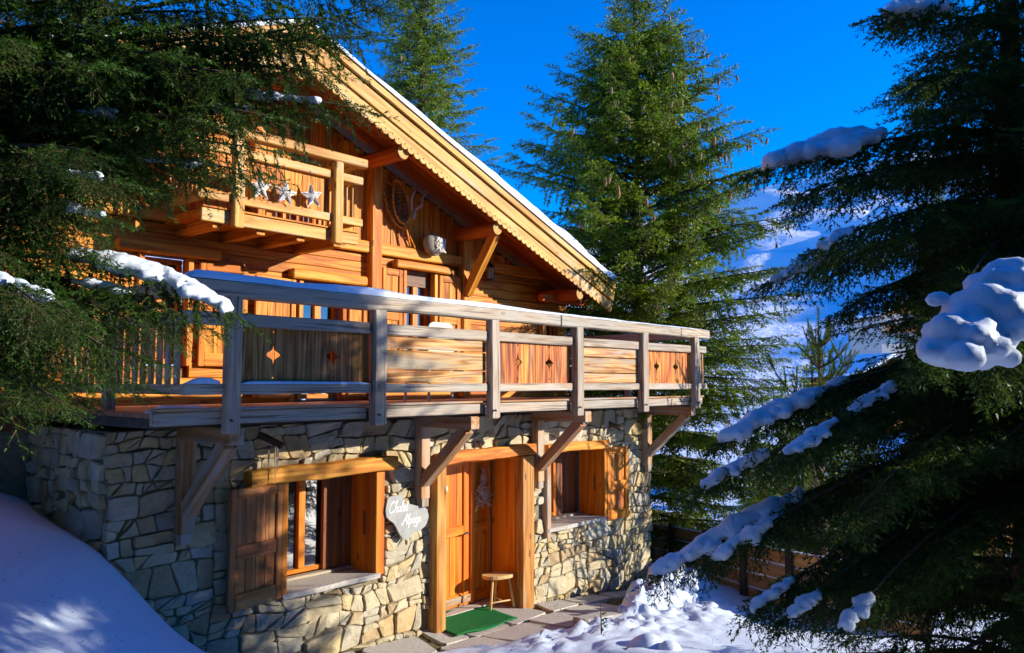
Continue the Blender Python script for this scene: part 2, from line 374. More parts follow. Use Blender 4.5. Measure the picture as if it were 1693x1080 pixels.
def snow_top(x, y):
    x = np.asarray(x, float); y = np.asarray(y, float); z = h0(x, y)
    b = bare(x, y)*(x > 3.3)*(x < 13)
    und = (fbm(x*.8, y*.8, 4, 11)-.5)*.14+(fbm(x*4, y*4, 3, 3)-.5)*.055
    pile = .34*np.exp(-(((x-11.0)/1.1)**2+((y+1.05)/.42)**2))+.22*np.exp(-(((x-12.2)/.8)**2+((y+.75)/.4)**2))+.18*np.exp(-(((x-9.7)/.6)**2+((y+1.45)/.25)**2))
    rough = (np.abs(fbm(x*3.4, y*3.4, 4, 21, .6)-.5)*2)
    rough2 = fbm(x*9, y*9, 3, 24, .6)
    pile = pile*(.40+1.3*rough+.75*sstep(.42, .7, rough2))
    crest = .06*np.exp(-((y-np.interp(x, [4, 6, 8, 9, 10.5], [-.6, -1.3, -1.75, -1.85, -2.2]))/.45)**2)*(x > 4)*(x < 11)
    lumps = (.09*sstep(.5, .72, fbm(x*5.1, y*5.1, 3, 31))+.05*sstep(.52, .68, fbm(x*11, y*11, 3, 33)))*np.exp(-(((x-9.2)/2.4)**2+((y+1.6)/.8)**2))
    rip = (fbm(x*1.2-y*.9, (x*.3+y)*5.5, 3, 41)-.5)*.10*np.exp(-(((x-13.0)/1.6)**2+((y+2.0)/1.6)**2))
    z = z+(.07+und+pile+crest+lumps+rip)*(1-b)-.10*b
    inside = (x > 3.12)*(x < 12.2)*(y > .1)*(y < 10.5)
    z = np.where(inside > 0, -1.2, z)
    inside2 = (x > 2.0)*(x <= 3.12)*(y > 1.95)*(y < 10.5)
    return np.where(inside2 > 0, -1.2, z)
def geo(a, b, n): return list(a*(b/a)**(np.arange(1, n+1)/n))
xs = np.array(sorted([-6-d for d in geo(.12, 2400, 34)]+list(np.arange(-6, 8.4, .11))+list(np.arange(8.4, 13.6, .05))+list(np.arange(13.6, 17.01, .11))+[17+d for d in geo(.12, 2400, 36)]))
ys = np.array(sorted([-11-d for d in geo(.12, 2400, 34)]+list(np.arange(-11, -2.8, .11))+list(np.arange(-2.8, -.2, .05))+list(np.arange(-.2, 2.6, .1))+[2.6+d for d in geo(.12, 2400, 36)]))
X, Y = np.meshgrid(xs, ys); Z = snow_top(X, Y)
nx, ny = len(xs), len(ys); idx = np.arange(nx*ny).reshape(ny, nx)
Q = np.stack([idx[:-1, :-1], idx[:-1, 1:], idx[1:, 1:], idx[1:, :-1]], -1).reshape(-1, 4)
g = tri_mesh('snow_ground', np.stack([X, Y, Z], -1).reshape(-1, 3), Q, [M['snow']], smooth=True); tag(g, kind='structure')
def gz(x, y): return float(snow_top(np.array([float(x)]), np.array([float(y)]))[0])

# bare soil under the cleared strip
xs2 = np.arange(3.2, 13.01, .1); ys2 = np.arange(-2.4, .62, .1); X, Y = np.meshgrid(xs2, ys2)
Z = h0(X, Y)-.012+(fbm(X*5, Y*5, 3, 2)-.5)*.05; nx, ny = len(xs2), len(ys2); idx = np.arange(nx*ny).reshape(ny, nx)
Q = np.stack([idx[:-1, :-1], idx[:-1, 1:], idx[1:, 1:], idx[1:, :-1]], -1).reshape(-1, 4)
soil = tri_mesh('soil', np.stack([X, Y, Z], -1).reshape(-1, 3), Q, [M['soil']], smooth=True); tag(soil, kind='structure')

# paving: flagstones before the door
def slab(parent, poly, th=.09, lift=.03, name='flagstone'):
    cx = sum(p[0] for p in poly)/len(poly); cyy = sum(p[1] for p in poly)/len(poly); z0 = h0s(cx, cyy)+lift
    gx = (h0s(cx+.2, cyy)-h0s(cx-.2, cyy))/.4; gy = (h0s(cx, cyy+.2)-h0s(cx, cyy-.2))/.4
    pl = []
    for i, p in enumerate(poly):
        q = poly[(i+1) % len(poly)]
        for t in (.06, .35, .65, .94):
            j = random.uniform(-.012, .012); pl.append((p[0]+(q[0]-p[0])*t+j, p[1]+(q[1]-p[1])*t+j))
    n = len(pl); V = []
    f = lambda x, y: z0+gx*(x-cx)+gy*(y-cyy)
    for s_, dz in ((1, -th), (1, -.012), (.985, 0)):
        for x, y in pl: X_, Y_ = cx+(x-cx)*s_, cyy+(y-cyy)*s_; V.append((X_-cx, Y_-cyy, f(X_, Y_)+dz+(random.uniform(-.003, .003) if dz == 0 else 0)-z0))
    F = [(k*n+i, k*n+(i+1) % n, (k+1)*n+(i+1) % n, (k+1)*n+i) for k in range(2) for i in range(n)]+[tuple(2*n+i for i in range(n))]
    return mesh_obj(name, V, F, M['slab'], parent, Matrix.Translation((cx, cyy, z0)))
paving = boxes('paving', [(6.6, 9.9, -1.5, .5, -.60, -.30)], M['soil']); tag(paving, kind='structure')
pv = [[(6.75,-.55),(7.25,-.5),(7.3,.42),(6.95,.42)], [(7.28,-.52),(7.95,-.55),(8.02,.42),(7.33,.42)], [(8.0,-.56),(8.75,-.5),(8.62,.42),(8.05,.42)],
      [(6.5,-1.15),(7.35,-1.2),(7.3,-.56),(6.6,-.6)], [(7.4,-1.2),(8.2,-1.25),(8.15,-.6),(7.34,-.56)], [(8.25,-1.25),(9.0,-1.2),(8.95,-.56),(8.2,-.6)],
      [(8.82,-.52),(9.5,-.5),(9.5,-.12),(8.98,-.1)], [(9.06,-1.2),(9.9,-1.05),(9.85,-.58),(9.02,-.56)], [(9.55,-.54),(10.4,-.45),(10.3,-.14),(9.56,-.14)],
      [(5.7,-.7),(6.45,-.75),(6.6,-.2),(5.8,-.18)], [(4.9,-.5),(5.6,-.6),(5.7,-.16),(5.0,-.14)], [(10.5,-.46),(11.3,-.42),(11.25,-.14),(10.45,-.14)],
      [(11.4,-.44),(12.3,-.5),(12.25,-.14),(11.36,-.14)]]
for p in pv: slab(paving, p, lift=.025 if p[0][0] > 6.4 else .05)
# long kerb stones beside the drift
kerb = tag(boxes('kerb', [(8.7, 12.6, -2.35, -2.05, -.85, -.62)], M['soil']), kind='structure')
for (a, b) in ((( 9.05,-1.52), (9.95,-1.74)), ((10.0,-1.76), (10.95,-2.0)), ((11.0,-2.02), (11.9,-2.28)), ((8.3, -1.36), (9.0, -1.5))):
    dx, dy = b[0]-a[0], b[1]-a[1]; L = math.hypot(dx, dy); nx_, ny_ = -dy/L*.13, dx/L*.13
    slab(kerb, [(a[0]-nx_, a[1]-ny_), (b[0]-nx_, b[1]-ny_), (b[0]+nx_, b[1]+ny_), (a[0]+nx_, a[1]+ny_)], .22, .13, 'kerb_stone')

# dry grass along the wall foot
Vg = []; Tg = []
for _ in range(2600):
    x = random.uniform(4.3, 12.7); y = -random.random()**1.6*.62-.03
    if 6.9 < x < 8.9 and y > -.6: continue
    if vnoise(x*2.2, y*2.2, 9) < .38: continue
    z = h0s(x, y)-.03; a = random.uniform(0, 6.28); L = random.uniform(.05, .13); wd = .006
    b = len(Vg); lx, ly = math.cos(a)*L*.7, math.sin(a)*L*.7
    Vg += [(x-wd*math.sin(a), y+wd*math.cos(a), z), (x+wd*math.sin(a), y-wd*math.cos(a), z), (x+lx, y+ly, z+L*random.uniform(.5, 1))]; Tg.append((b, b+1, b+2))
gr = tri_mesh('grass', np.array(Vg), np.array(Tg), [M['grass']]); tag(gr, 'short dry grass along the foot of the stone wall', 'grass', kind='stuff')

# fallen needles and bark crumbs on the snow
Vn = []; Tn = []; P_ = []
while len(P_) < 2600:
    x = random.uniform(1, 11); y = random.uniform(-6, -.2)
    if random.random() < .35+.65*(vnoise(x*1.3, y*1.3, 77) > .5): P_.append((x, y))
P_ = np.array(P_); zz_ = snow_top(P_[:, 0], P_[:, 1])+.004
for (x, y), z in zip(P_, zz_):
    a_ = random.uniform(0, 6.28); L = random.uniform(.008, .03); wd = random.uniform(.002, .006); b = len(Vn); c_, s_ = math.cos(a_), math.sin(a_)
    Vn += [(x-s_*wd, y+c_*wd, z), (x+s_*wd, y-c_*wd, z), (x+c_*L, y+s_*L, z+.006)]; Tn.append((b, b+1, b+2))
tag(tri_mesh('fallen_needles', np.array(Vn), np.array(Tn), [M['needle_litter']]), 'scattered fallen needles and bark crumbs on the snow', 'litter', kind='stuff')

# ================================================================== CHALET
W = 1.8            # upper wall plane
V_ = .82           # verge plane
XL, XR = 3.05, 12.25
RX, RZ, RM, LM = 5.57, 7.52, .385, .42       # ridge x, board-top height, slopes
def roof_z(x): return RZ-RM*(x-RX) if x >= RX else RZ-LM*(RX-x)
chalet = tag(empty('chalet', (0, 0, 0)), 'timber chalet on a stone ground floor with carved balcony railing and broad gable roof', 'chalet')

# ---- stone ground floor: backing wall with openings, then single stones
OPEN = [(4.84, 6.20, .86, 2.10), (7.12, 8.74, -.25, 2.10), (9.28, 10.80, .93, 2.06)]     # x0 x1 z0 z1
back = []
xcut = [XL+.03]+[v for o in OPEN for v in o[:2]]+[XR-.03]
for i in range(len(xcut)-1):
    x0, x1 = xcut[i], xcut[i+1]; o = [o for o in OPEN if abs(o[0]-x0) < 1e-6 and abs(o[1]-x1) < 1e-6]
    if not o: back.append((x0, x1, .010, .62, -1.0, 2.66))
    else:
        o = o[0]; back.append((x0, x1, .010, .62, o[3], 2.66))
        if o[2] > -.2: back.append((x0, x1, .010, .62, -1.0, o[2]))
back += [(XL+.012, XL+.6, .62, 1.86, -1.0, 2.66), (XR-.6, XR-.03, .62, 10, -1.0, 2.66), (2.03, 3.08, 1.86, 2.4, .5, 2.66)]
stone_wall = boxes('stone_wall', back, M['mortar'], chalet)
def clip(poly, nx_, nz_, d):
    out = []
    for i in range(len(poly)):
        a, b = poly[i], poly[(i+1) % len(poly)]; da = a[0]*nx_+a[1]*nz_-d; db = b[0]*nx_+b[1]*nz_-d
        if da <= 0: out.append(a)
        if (da < 0 < db) or (db < 0 < da):
            t = da/(da-db); out.append((a[0]+(b[0]-a[0])*t, a[1]+(b[1]-a[1])*t))
    return out
def rubble(u0, u1, v0, v1, holes, seed, cell=.27, asp=.86):
    """seeds in uneven courses; their cells are the stones"""
    rr = random.Random(seed); pts = []; rs = []; v = v0-.04
    while v < v1+.05:
        h = rr.choice((.10, .14, .18, .21, .25)); u = u0-rr.uniform(0, .3)
        while u < u1+.1:
            wd = rr.choice((.11, .16, .20, .25, .31, .38))*(1.15 if h > .17 else 1)
            p = (u+wd/2+rr.uniform(-.03, .03), v+h/2+rr.uniform(-.35, .35)*h+.05*math.sin(u*2.1+v*3))
            if u0+.02 < p[0] < u1-.02 and v0 < p[1] < v1-.015 and not any(q[0]+.02 < p[0] < q[1]-.02 and q[2]+.02 < p[1] < q[3]-.02 for q in holes):
                if all((p[0]-q[0])**2+(p[1]-q[1])**2 > .085**2 for q in pts[-40:]): pts.append(p); rs.append(min(wd, h*1.3)*.45)
            u += wd
        v += h
    polys = []
    for i, (u, v) in enumerate(pts):
        poly = [(max(u0, u-.7), max(v0, v-.6)), (min(u1, u+.7), max(v0, v-.6)), (min(u1, u+.7), min(v1, v+.6)), (max(u0, u-.7), min(v1, v+.6))]
        order = sorted(range(len(pts)), key=lambda j: ((pts[j][0]-u)*asp)**2+(pts[j][1]-v)**2)[1:26]
        for j in order:
            p, q = pts[j]; dx, dz = (p-u)*asp*asp, (q-v); d2 = ((p-u)*asp)**2+(q-v)**2
            t = .5+(rs[i]**2-rs[j]**2)/(2*d2); t = max(.25, min(.75, t))
            mx, mz = u+(p-u)*t, v+(q-v)*t; poly = clip(poly, dx, dz, dx*mx+dz*mz)
            if len(poly) < 3: break
        for h in holes:
            if len(poly) < 3: break
            ds = [(h[0]-u, (1, 0, h[0])), (u-h[1], (-1, 0, -h[1])), (h[2]-v, (0, 1, h[2])), (v-h[3], (0, -1, -h[3]))]
            d, pl = max(ds)
            # only cut if the cell reaches into the hole
            if any(h[0] < a < h[1] and h[2] < b < h[3] for a, b in poly) or any(h[0] < (a+c_[0])/2 < h[1] and h[2] < (b+c_[1])/2 < h[3] for (a, b), c_ in zip(poly, poly[1:]+poly[:1])):
                poly = clip(poly, *pl)
        if len(poly) >= 3:
            ar = abs(sum(a[0]*b[1]-b[0]*a[1] for a, b in zip(poly, poly[1:]+poly[:1])))/2
            if ar > .0035: polys.append((ar, poly))
    return polys
def coursed(u0, u1, v0, v1, holes, seed):
    """rough rubble: blocks of wall, each with its own uneven courses, stones with slanting joints, some split"""
    rr = random.Random(seed); polys = []; bu = u0; blk = 0
    def wob(u, v): return (u+(float(fbm(u*2.6, v*2.6, 2, seed+50))-.5)*.20, v+(float(fbm(u*2.2, v*2.2, 2, seed+60))-.5)*.18)
    def emit(q):
        q = [wob(*p) for p in q]; o = []
        for i in range(len(q)):
            a, b = q[i], q[(i+1) % len(q)]; L = math.hypot(a[0]-b[0], a[1]-b[1]); o.append(a)
            if L > .12: t = rr.uniform(.35, .65); k = rr.uniform(-.012, .014); o.append((a[0]+(b[0]-a[0])*t-(b[1]-a[1])/L*-k, a[1]+(b[1]-a[1])*t+(b[0]-a[0])/L*-k))
        o = clip(clip(clip(clip(o, -1, 0, -u0), 1, 0, u1), 0, -1, -v0), 0, 1, v1)
        if len(o) < 3: return
        cu = sum(p[0] for p in o)/len(o); cv = sum(p[1] for p in o)/len(o)
        for h in holes:
            if len(o) < 3: return
            if h[0] < cu < h[1] and h[2] < cv < h[3]: return
            if any(h[0] < p[0] < h[1] and h[2] < p[1] < h[3] for p in o):
                d, pl = max([(h[0]-cu, (1, 0, h[0])), (cu-h[1], (-1, 0, -h[1])), (h[2]-cv, (0, 1, h[2])), (cv-h[3], (0, -1, -h[3]))]); o = clip(o, *pl)
        if len(o) < 3: return
        ar = abs(sum(p[0]*q_[1]-q_[0]*p[1] for p, q_ in zip(o, o[1:]+o[:1])))/2
        if ar > .0025: polys.append((ar, o))
    while bu < u1:
        bw = rr.uniform(.8, 1.7)
        if bu+bw > u1-.5: bw = u1-bu+.02
        v = v0-rr.uniform(0, .1); t0 = t1 = 0.0
        while v < v1:
            h = rr.choice((.08, .11, .14, .17, .21, .27)); n0, n1 = rr.uniform(-.03, .03), rr.uniform(-.03, .03)
            u = bu; jb = jt = 0.0
            while u < bu+bw-1e-6:
                wd = max(.10, h*rr.uniform(.7, 2.0)); wd = min(wd, .44)
                if u+wd > bu+bw-.09: wd = bu+bw-u; kb = kt = 0.0
                else: kb, kt = rr.uniform(-.06, .06), rr.uniform(-.06, .06)
                f0 = (u-bu)/bw; f1 = (u+wd-bu)/bw
                A = (u+jb, v+t0*(1-f0)+t1*f0); B_ = (u+wd+kb, v+t0*(1-f1)+t1*f1); C_ = (u+wd+kt, v+h+n0*(1-f1)+n1*f1); D_ = (u+jt, v+h+n0*(1-f0)+n1*f0)
                r = rr.random()
                mix = lambda p, q, t: (p[0]+(q[0]-p[0])*t, p[1]+(q[1]-p[1])*t)
                if r < .22 and h > .14:
                    a_, b_ = rr.uniform(.3, .7), rr.uniform(.3, .7); E_, F_ = mix(A, D_, a_), mix(B_, C_, b_); emit([A, B_, F_, E_]); emit([E_, F_, C_, D_])
                elif r < .36 and wd > .2:
                    a_, b_ = rr.uniform(.25, .75), rr.uniform(.25, .75); E_, F_ = mix(A, B_, a_), mix(D_, C_, b_); emit([A, E_, F_, D_]); emit([E_, B_, C_, F_])
                elif r < .44: emit([A, B_, C_]); emit([A, C_, D_])
                else: emit([A, B_, C_, D_])
                jb, jt = kb, kt; u += wd
            v += h; t0, t1 = n0, n1
        bu += bw
    return polys
def stone_mesh(poly, rr):
    cx = sum(p[0] for p in poly)/len(poly); cz = sum(p[1] for p in poly)/len(poly)
    q = []
    for p in poly:
        d = math.hypot(p[0]-cx, p[1]-cz); s_ = max(.5, 1-(.004+rr.random()*.006)/max(d, .03)); q.append(((p[0]-cx)*s_, (p[1]-cz)*s_))
    # drop needle-thin corners, cut corners
    r_ = []
    for i in range(len(q)):
        a, b = q[i], q[(i+1) % len(q)]
        if math.hypot(a[0]-b[0], a[1]-b[1]) < .025: continue
        k1 = rr.uniform(.11, .24); k2 = rr.uniform(.76, .89)
        r_ += [(a[0]+(b[0]-a[0])*k1, a[1]+(b[1]-a[1])*k1), (a[0]+(b[0]-a[0])*k2, a[1]+(b[1]-a[1])*k2)]
    if len(r_) < 6: r_ = q
    n = len(r_); tx, tz = rr.uniform(-.13, .13), rr.uniform(-.13, .13); pr = rr.uniform(.010, .052)
    V = []
    for (s_, out, jit) in ((1.0, -.06, 0), (1.0, pr*.55, .004), (.93, pr, .004), (.5, pr+.003, .003)):
        for x, z in r_:
            o = out+(tx*x+tz*z if out > 0 else 0)*(.5 if s_ == 1 else 1)+rr.uniform(-jit, jit); V.append((x*s_, -o, z*s_))
    V.append((0, -pr-.004+rr.uniform(-.003, .003), 0)); F = []
    for k in range(3):
        for i in range(n): F.append((k*n+i, k*n+(i+1) % n, (k+1)*n+(i+1) % n, (k+1)*n+i))
    for i in range(n): F.append((3*n+i, 3*n+(i+1) % n, 4*n))
    ar = sum(a[0]*b[1]-b[0]*a[1] for a, b in zip(r_, r_[1:]+r_[:1]))
    if ar < 0: F = [tuple(reversed(f)) for f in F]
    return V, F, (cx, cz)
rr = random.Random(5)
holesF = [(4.80, 6.26, .86, 2.2), (7.02, 8.90, -1, 2.12), (9.24, 10.84, .92, 2.08)]
P1 = [('f', a, p) for a, p in coursed(XL, XR, -.75, 2.66, holesF, 3)]
P2 = [('s', a, p) for a, p in coursed(.05, 1.85, 1.2, 2.66, [], 4)]
def vis(t):                       # how large the stone shows
    if t[0] == 's': return t[1]*.35
    x = sum(p[0] for p in t[2])/len(t[2]); z = sum(p[1] for p in t[2])/len(t[2]); d = math.hypot(x, 7.46)
    return t[1]/(d*d)*100*(0 if z < h0s(x, -.05)-.05 else 1)
allp = sorted(P1+P2, key=vis, reverse=True)
restV = []; restF = []
for k, (side, ar, poly) in enumerate(allp):
    V, F, (cu, cv) = stone_mesh(poly, rr)
    mtx = Matrix.Translation((cu, 0, cv)) if side == 'f' else Matrix.Translation((XL, cu, cv)) @ Matrix.Rotation(-math.pi/2, 4, 'Z')
    if k < 299: mesh_obj('stone', V, F, M['stone'], stone_wall, mtx)
    else:
        b = len(restV); restV += [mtx @ Vector(v) for v in V]; restF += [tuple(b+i for i in f) for f in F]
if restV: tag(mesh_obj('small_stones', restV, restF, M['stone'], stone_wall), kind='stuff')
print('stones', len(allp))

# ---- lintels, door frame, window reveals
def lintel(x0, x1, z, h, tilt=0.0, d=.16, mat='larch_beam', yf=-.10):
    o = beam('lintel', (x0, yf+.06, z-tilt), (x1, yf+.06, z+tilt), .22, h, M[mat], chalet, c=.014, seg=9, wob=.011); return o
lintel(4.40, 6.36, 2.14, .165, .01); lintel(7.04, 8.96, 2.15, .155, .012); lintel(9.20, 10.80, 2.125, .13, -.01)
def reveal(x0, x1, z0, z1, y1, mat, sides='LRT'):
    if 'R' in sides: beam('reveal_board', (x1+.012, .20, z0), (x1+.012, .20, z1), .024, 2*(.20-.01)+.06, M[mat], chalet, up=(0, 1, 0))
    if 'L' in sides: beam('reveal_board', (x0-.012, .20, z0), (x0-.012, .20, z1), .024, 2*(.20-.01)+.06, M[mat], chalet, up=(0, 1, 0))
reveal(4.90, 6.06, .90, 2.06, .45, 'honey'); reveal(9.36, 10.74, .96, 2.05, .45, 'honey'); reveal(7.17, 8.62, -.05, 2.08, .45, 'honey')
# jambs standing in the wall face
beam('jamb', (6.135, -.02, .87), (6.135, -.02, 2.06), .13, .14, M['honey'], chalet, up=(0, 1, 0))
beam('jamb', (4.855, -.02, .87), (4.855, -.02, 2.06), .07, .14, M['honey'], chalet, up=(0, 1, 0))
beam('jamb', (9.315, -.02, .84), (9.315, -.02, 2.06), .10, .14, M['brace'], chalet, up=(0, 1, 0))
beam('jamb', (10.79, -.02, .95), (10.79, -.02, 2.06), .07, .12, M['honey'], chalet, up=(0, 1, 0))
beam('door_post', (7.06, -.06, -.12), (7.06, -.06, 2.07), .17, .20, M['door_post'], chalet, up=(0, 1, 0), seg=5, wob=.004)
beam('door_post', (8.76, -.06, -.16), (8.76, -.06, 2.07), .25, .20, M['door_post'], chalet, up=(0, 1, 0), seg=5, wob=.004)
beam('door_sill', (7.17, .36, .005), (8.62, .36, .005), .24, .05, M['slab'], chalet)

# ---- entrance door: wide leaf and narrow leaf
yd = .44
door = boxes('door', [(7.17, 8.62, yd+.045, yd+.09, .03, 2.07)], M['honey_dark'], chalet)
def rail_stile(parent, x0, x1, z0, z1, y, wst=.11, mids=(), mat='honey', pmat='honey', t=.05):
    beam('stile', (x0+wst/2, y, z0), (x0+wst/2, y, z1), wst, t, M[mat], parent, up=(0, 1, 0)); beam('stile', (x1-wst/2, y, z0), (x1-wst/2, y, z1), wst, t, M[mat], parent, up=(0, 1, 0))
    zs = [z0+.08]+list(mids)+[z1-.05]; hs_ = [.16]+[.14]*len(mids)+[.10]
    for z, h in zip(zs, hs_): beam('cross_rail', (x0+wst, y, z), (x1-wst, y, z), t*.94, h, M[mat], parent)
    for i in range(len(zs)-1):
        a = zs[i]+hs_[i]/2; b = zs[i+1]-hs_[i+1]/2; k = max(1, round((x1-x0-2*wst)/.12)); wd = (x1-x0-2*wst)/k
        for j in range(k): beam('panel_board', (x0+wst+wd*(j+.5), y+t*.22, a), (x0+wst+wd*(j+.5), y+t*.22, b), wd-.003, t*.4, M[pmat], parent, up=(0, 1, 0), c=.004)
rail_stile(door, 7.19, 8.17, .04, 2.05, yd+.01, .12, (1.06,)); rail_stile(door, 8.23, 8.61, .04, 2.05, yd+.01, .07, (1.06,))
beam('astragal', (8.20, yd-.02, .05), (8.20, yd-.02, 2.04), .065, .05, M['honey'], door, up=(0, 1, 0))
beam('weather_board', (7.20, yd-.03, .13), (8.16, yd-.03, .13), .03, .10, M['brace'], door)
tube('door_handle', [(8.10, yd-.02, 1.02), (8.10, yd-.07, 1.02), (7.99, yd-.075, 1.02)], .010, M['iron'], door)
pl_ = [(.085*math.cos(a), .062*math.sin(a)) for a in np.linspace(0, 2*math.pi, 22)[:-1]]
pp = at_y(733, 809, yd-.03); plaque = plate('plaque', pl_, .015, M['cream'], door, basis((pp[0], yd-.018, pp[2]), (1, 0, 0), (0, 0, 1), (0, -1, 0)))
def window(x0, x1, z0, z1, y, split=.5, frm='honey', name='window', fw=.065, part=chalet, panes=None):
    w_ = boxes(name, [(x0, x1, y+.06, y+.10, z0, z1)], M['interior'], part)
    xm = x0+(x1-x0)*split
    beam('frame', (x0, y, z0+fw/2), (x1, y, z0+fw/2), .06, fw, M[frm], w_); beam('frame', (x0, y, z1-fw/2), (x1, y, z1-fw/2), .06, fw, M[frm], w_)
    for x in (x0+fw/2, x1-fw/2): beam('frame', (x, y, z0+fw), (x, y, z1-fw), fw, .06, M[frm], w_, up=(0, 1, 0))
    beam('mullion', (xm, y-.012, z0+fw), (xm, y-.012, z1-fw), fw*1.7, .07, M[frm], w_, up=(0, 1, 0))
    for a, b in ((x0+fw, xm-fw*.85), (xm+fw*.85, x1-fw)):
        plate('pane', [(a, z0+fw), (b, z0+fw), (b, z1-fw), (a, z1-fw)], .006, M['glass'], w_, basis((0, y+.01, 0), (1, 0, 0), (0, 0, 1), (0, -1, 0)))
    return w_
window(4.94, 5.74, .95, 2.05, .43, .555, fw=.055)
boxes('window_back', [(4.9, 6.06, .50, .54, .9, 2.1)], M['honey_dark'], chalet)
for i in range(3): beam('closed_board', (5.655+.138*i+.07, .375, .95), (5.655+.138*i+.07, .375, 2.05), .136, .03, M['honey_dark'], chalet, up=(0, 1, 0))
window(9.42, 10.1, 1.0, 2.04, .43, .5)
boxes('window_back', [(9.36, 10.74, .50, .54, .95, 2.1)], M['honey_dark'], chalet)
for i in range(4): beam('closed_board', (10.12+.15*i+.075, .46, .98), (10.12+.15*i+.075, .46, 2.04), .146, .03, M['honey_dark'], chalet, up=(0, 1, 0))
for (x0, x1, z) in ((4.84, 6.12, .875), (9.3, 10.76, .945)):
    plate('sill', [(x0, -.10), (x0+.4, -.13), (x0+.8, -.11), (x1, -.12), (x1, .44), (x0, .44)], .055, M['slab'], chalet, Matrix.Translation((0, 0, z-.03)))
    beam('sill_board', (x0+.03, .36, z+.045), (x1-.02, .36, z+.045), .10, .035, M['weather'], chalet)
tube('latch', [(6.045, .10, 1.32), (6.04, .10, 1.60)], .008, M['iron'], chalet); tube('latch', [(10.725, .10, 1.36), (10.72, .10, 1.62)], .008, M['iron'], chalet)
def shutter(x0, x1, z0, z1, rz, hinge, mat='shutter', pmat='shutter', mid=.47, y=-.06, t=.05, wst=.085):
    """leaf hinged at x = hinge, turned about it by rz"""
    sh = boxes('shutter', [(x0+.01, x1-.01, t*.15, t*.45, z0+.01, z1-.01)], M[pmat], chalet)
    T = Matrix.Translation((hinge, y, 0)) @ Matrix.Rotation(rz, 4, 'Z') @ Matrix.Translation((-hinge, 0, 0)); sh.matrix_basis = T
    rail_stile(sh, x0, x1, z0, z1, 0, wst, (z0+(z1-z0)*mid,), mat, pmat, t)
    return sh
shutter(4.16, 4.83, .86, 2.05, rad(9), 4.83)                          # left window, leaf folded back on the wall
shutter(10.83, 11.38, .89, 2.05, rad(-6), 10.83, 'honey', 'panel')    # right window, leaf folded back on the wall

# ---- brackets under the balcony
for x in (3.75, 6.79, 9.05, 12.03):
    beam('wall_post', (x, -.09, 1.68), (x, -.09, 2.56), .15, .13, M['brace'], chalet, up=(0, 1, 0), seg=3, wob=.003)
    beam('bracket_beam', (x, .0, 2.63), (x, -.99, 2.63), .15, .15, M['brace'], chalet, seg=3, wob=.003)
    beam('diagonal_brace', (x, -.13, 1.88), (x, -.86, 2.56), .13, .14, M['brace'], chalet, up=(1, 0, 0), seg=3, wob=.004)
    beam('post_foot', (x, -.10, 1.58), (x, -.10, 1.70), .12, .10, M['weather'], chalet, up=(0, 1, 0))
# water spouts sticking out of the wall head, one with ice
for (px, py) in ((440, 726), (1010, 703)):
    p = at_y(px, py, -.05); beam('spout', (p[0]-.12, .05, p[2]+.09), (p[0]+.10, -.20, p[2]-.07), .07, .07, M['dark_wood'], chalet, rnd=True)
p = at_y(452, 738, -.19); Vi = []; Fi = []
for k_ in range(5):
    x0 = p[0]+random.uniform(-.05, .05); y0 = -.19+random.uniform(-.03, .02); L = (.42, .2, .26, .12, .16)[k_]
    vv, ff = tube_data([(x0, y0, p[2]+.01), (x0+.004, y0, p[2]-L*.5), (x0, y0, p[2]-L)], [.017, .010, .002], 7); b = len(Vi); Vi += vv; Fi += [tuple(b+i for i in f) for f in ff]
mesh_obj('icicle', Vi, Fi, M['ice'], chalet, smooth=True)

# ---- main balcony
yb = -1.0
balcony = boxes('balcony', [(3.02, 12.36, -.93, 1.82, 2.72, 2.80)], M['dark_wood'], chalet)
k = 0; y = -.93
while y < 1.78:
    beam('deck_board', (3.02, y+.07, 2.825), (12.36, y+.07, 2.825), .136, .04, M['deck'], balcony, c=.006); y += .14
for a, b in ((3.0, 5.18), (5.36, 6.93), (7.14, 8.6), (8.83, 10.28), (10.5, 11.9), (12.07, 12.36)):
    beam('fascia_board', (a, -.965, 2.80), (b, -.965, 2.80), .06, .12, M['weather'], balcony, seg=3, wob=.002)
beam('floor_edge', (3.0, -.96, 2.875), (12.36, -.96, 2.875), .12, .025, M['brace'], balcony, c=.005)
posts = [(3.59, 3.72), (5.20, 5.36), (6.95, 7.10), (8.63, 8.79), (10.30, 10.46), (11.90, 12.06)]
for i, (a, b) in enumerate(posts):
    beam('post', ((a+b)/2, -1.055, 2.66+.01*(i % 3)), ((a+b)/2+random.uniform(-.01, .01), -1.055, 3.86), b-a, .11, M['weather'], balcony, up=(0, 1, 0), seg=4, wob=.004, c=.012)
    beam('bolt', ((a+b)/2-.04, -1.115, 2.78), ((a+b)/2-.04, -1.15, 2.77), .022, .022, M['iron'], balcony, rnd=True)
seams = [3.16, 8.28, 11.45, 12.42]
for a, b in zip(seams, seams[1:]): beam('hand_rail', (a+.004, -1.03, 3.915), (b, -1.03, 3.915), .17, .145, M['weather'], balcony, seg=8, wob=.005, c=.015)
px_ = [3.22]+[p for ab in posts for p in ab]+[12.41]
for i in range(0, len(px_), 2):
    a, b = px_[i]+.002, px_[i+1]-.002
    beam('middle_rail', (a, -1.02, 3.655), (b, -1.02, 3.655), .07, .115, M['weather'], balcony, seg=4, wob=.003)
    beam('lower_rail', (a, -1.02, 3.045), (b, -1.02, 3.045), .07, .095, M['weather'], balcony, seg=4, wob=.003)
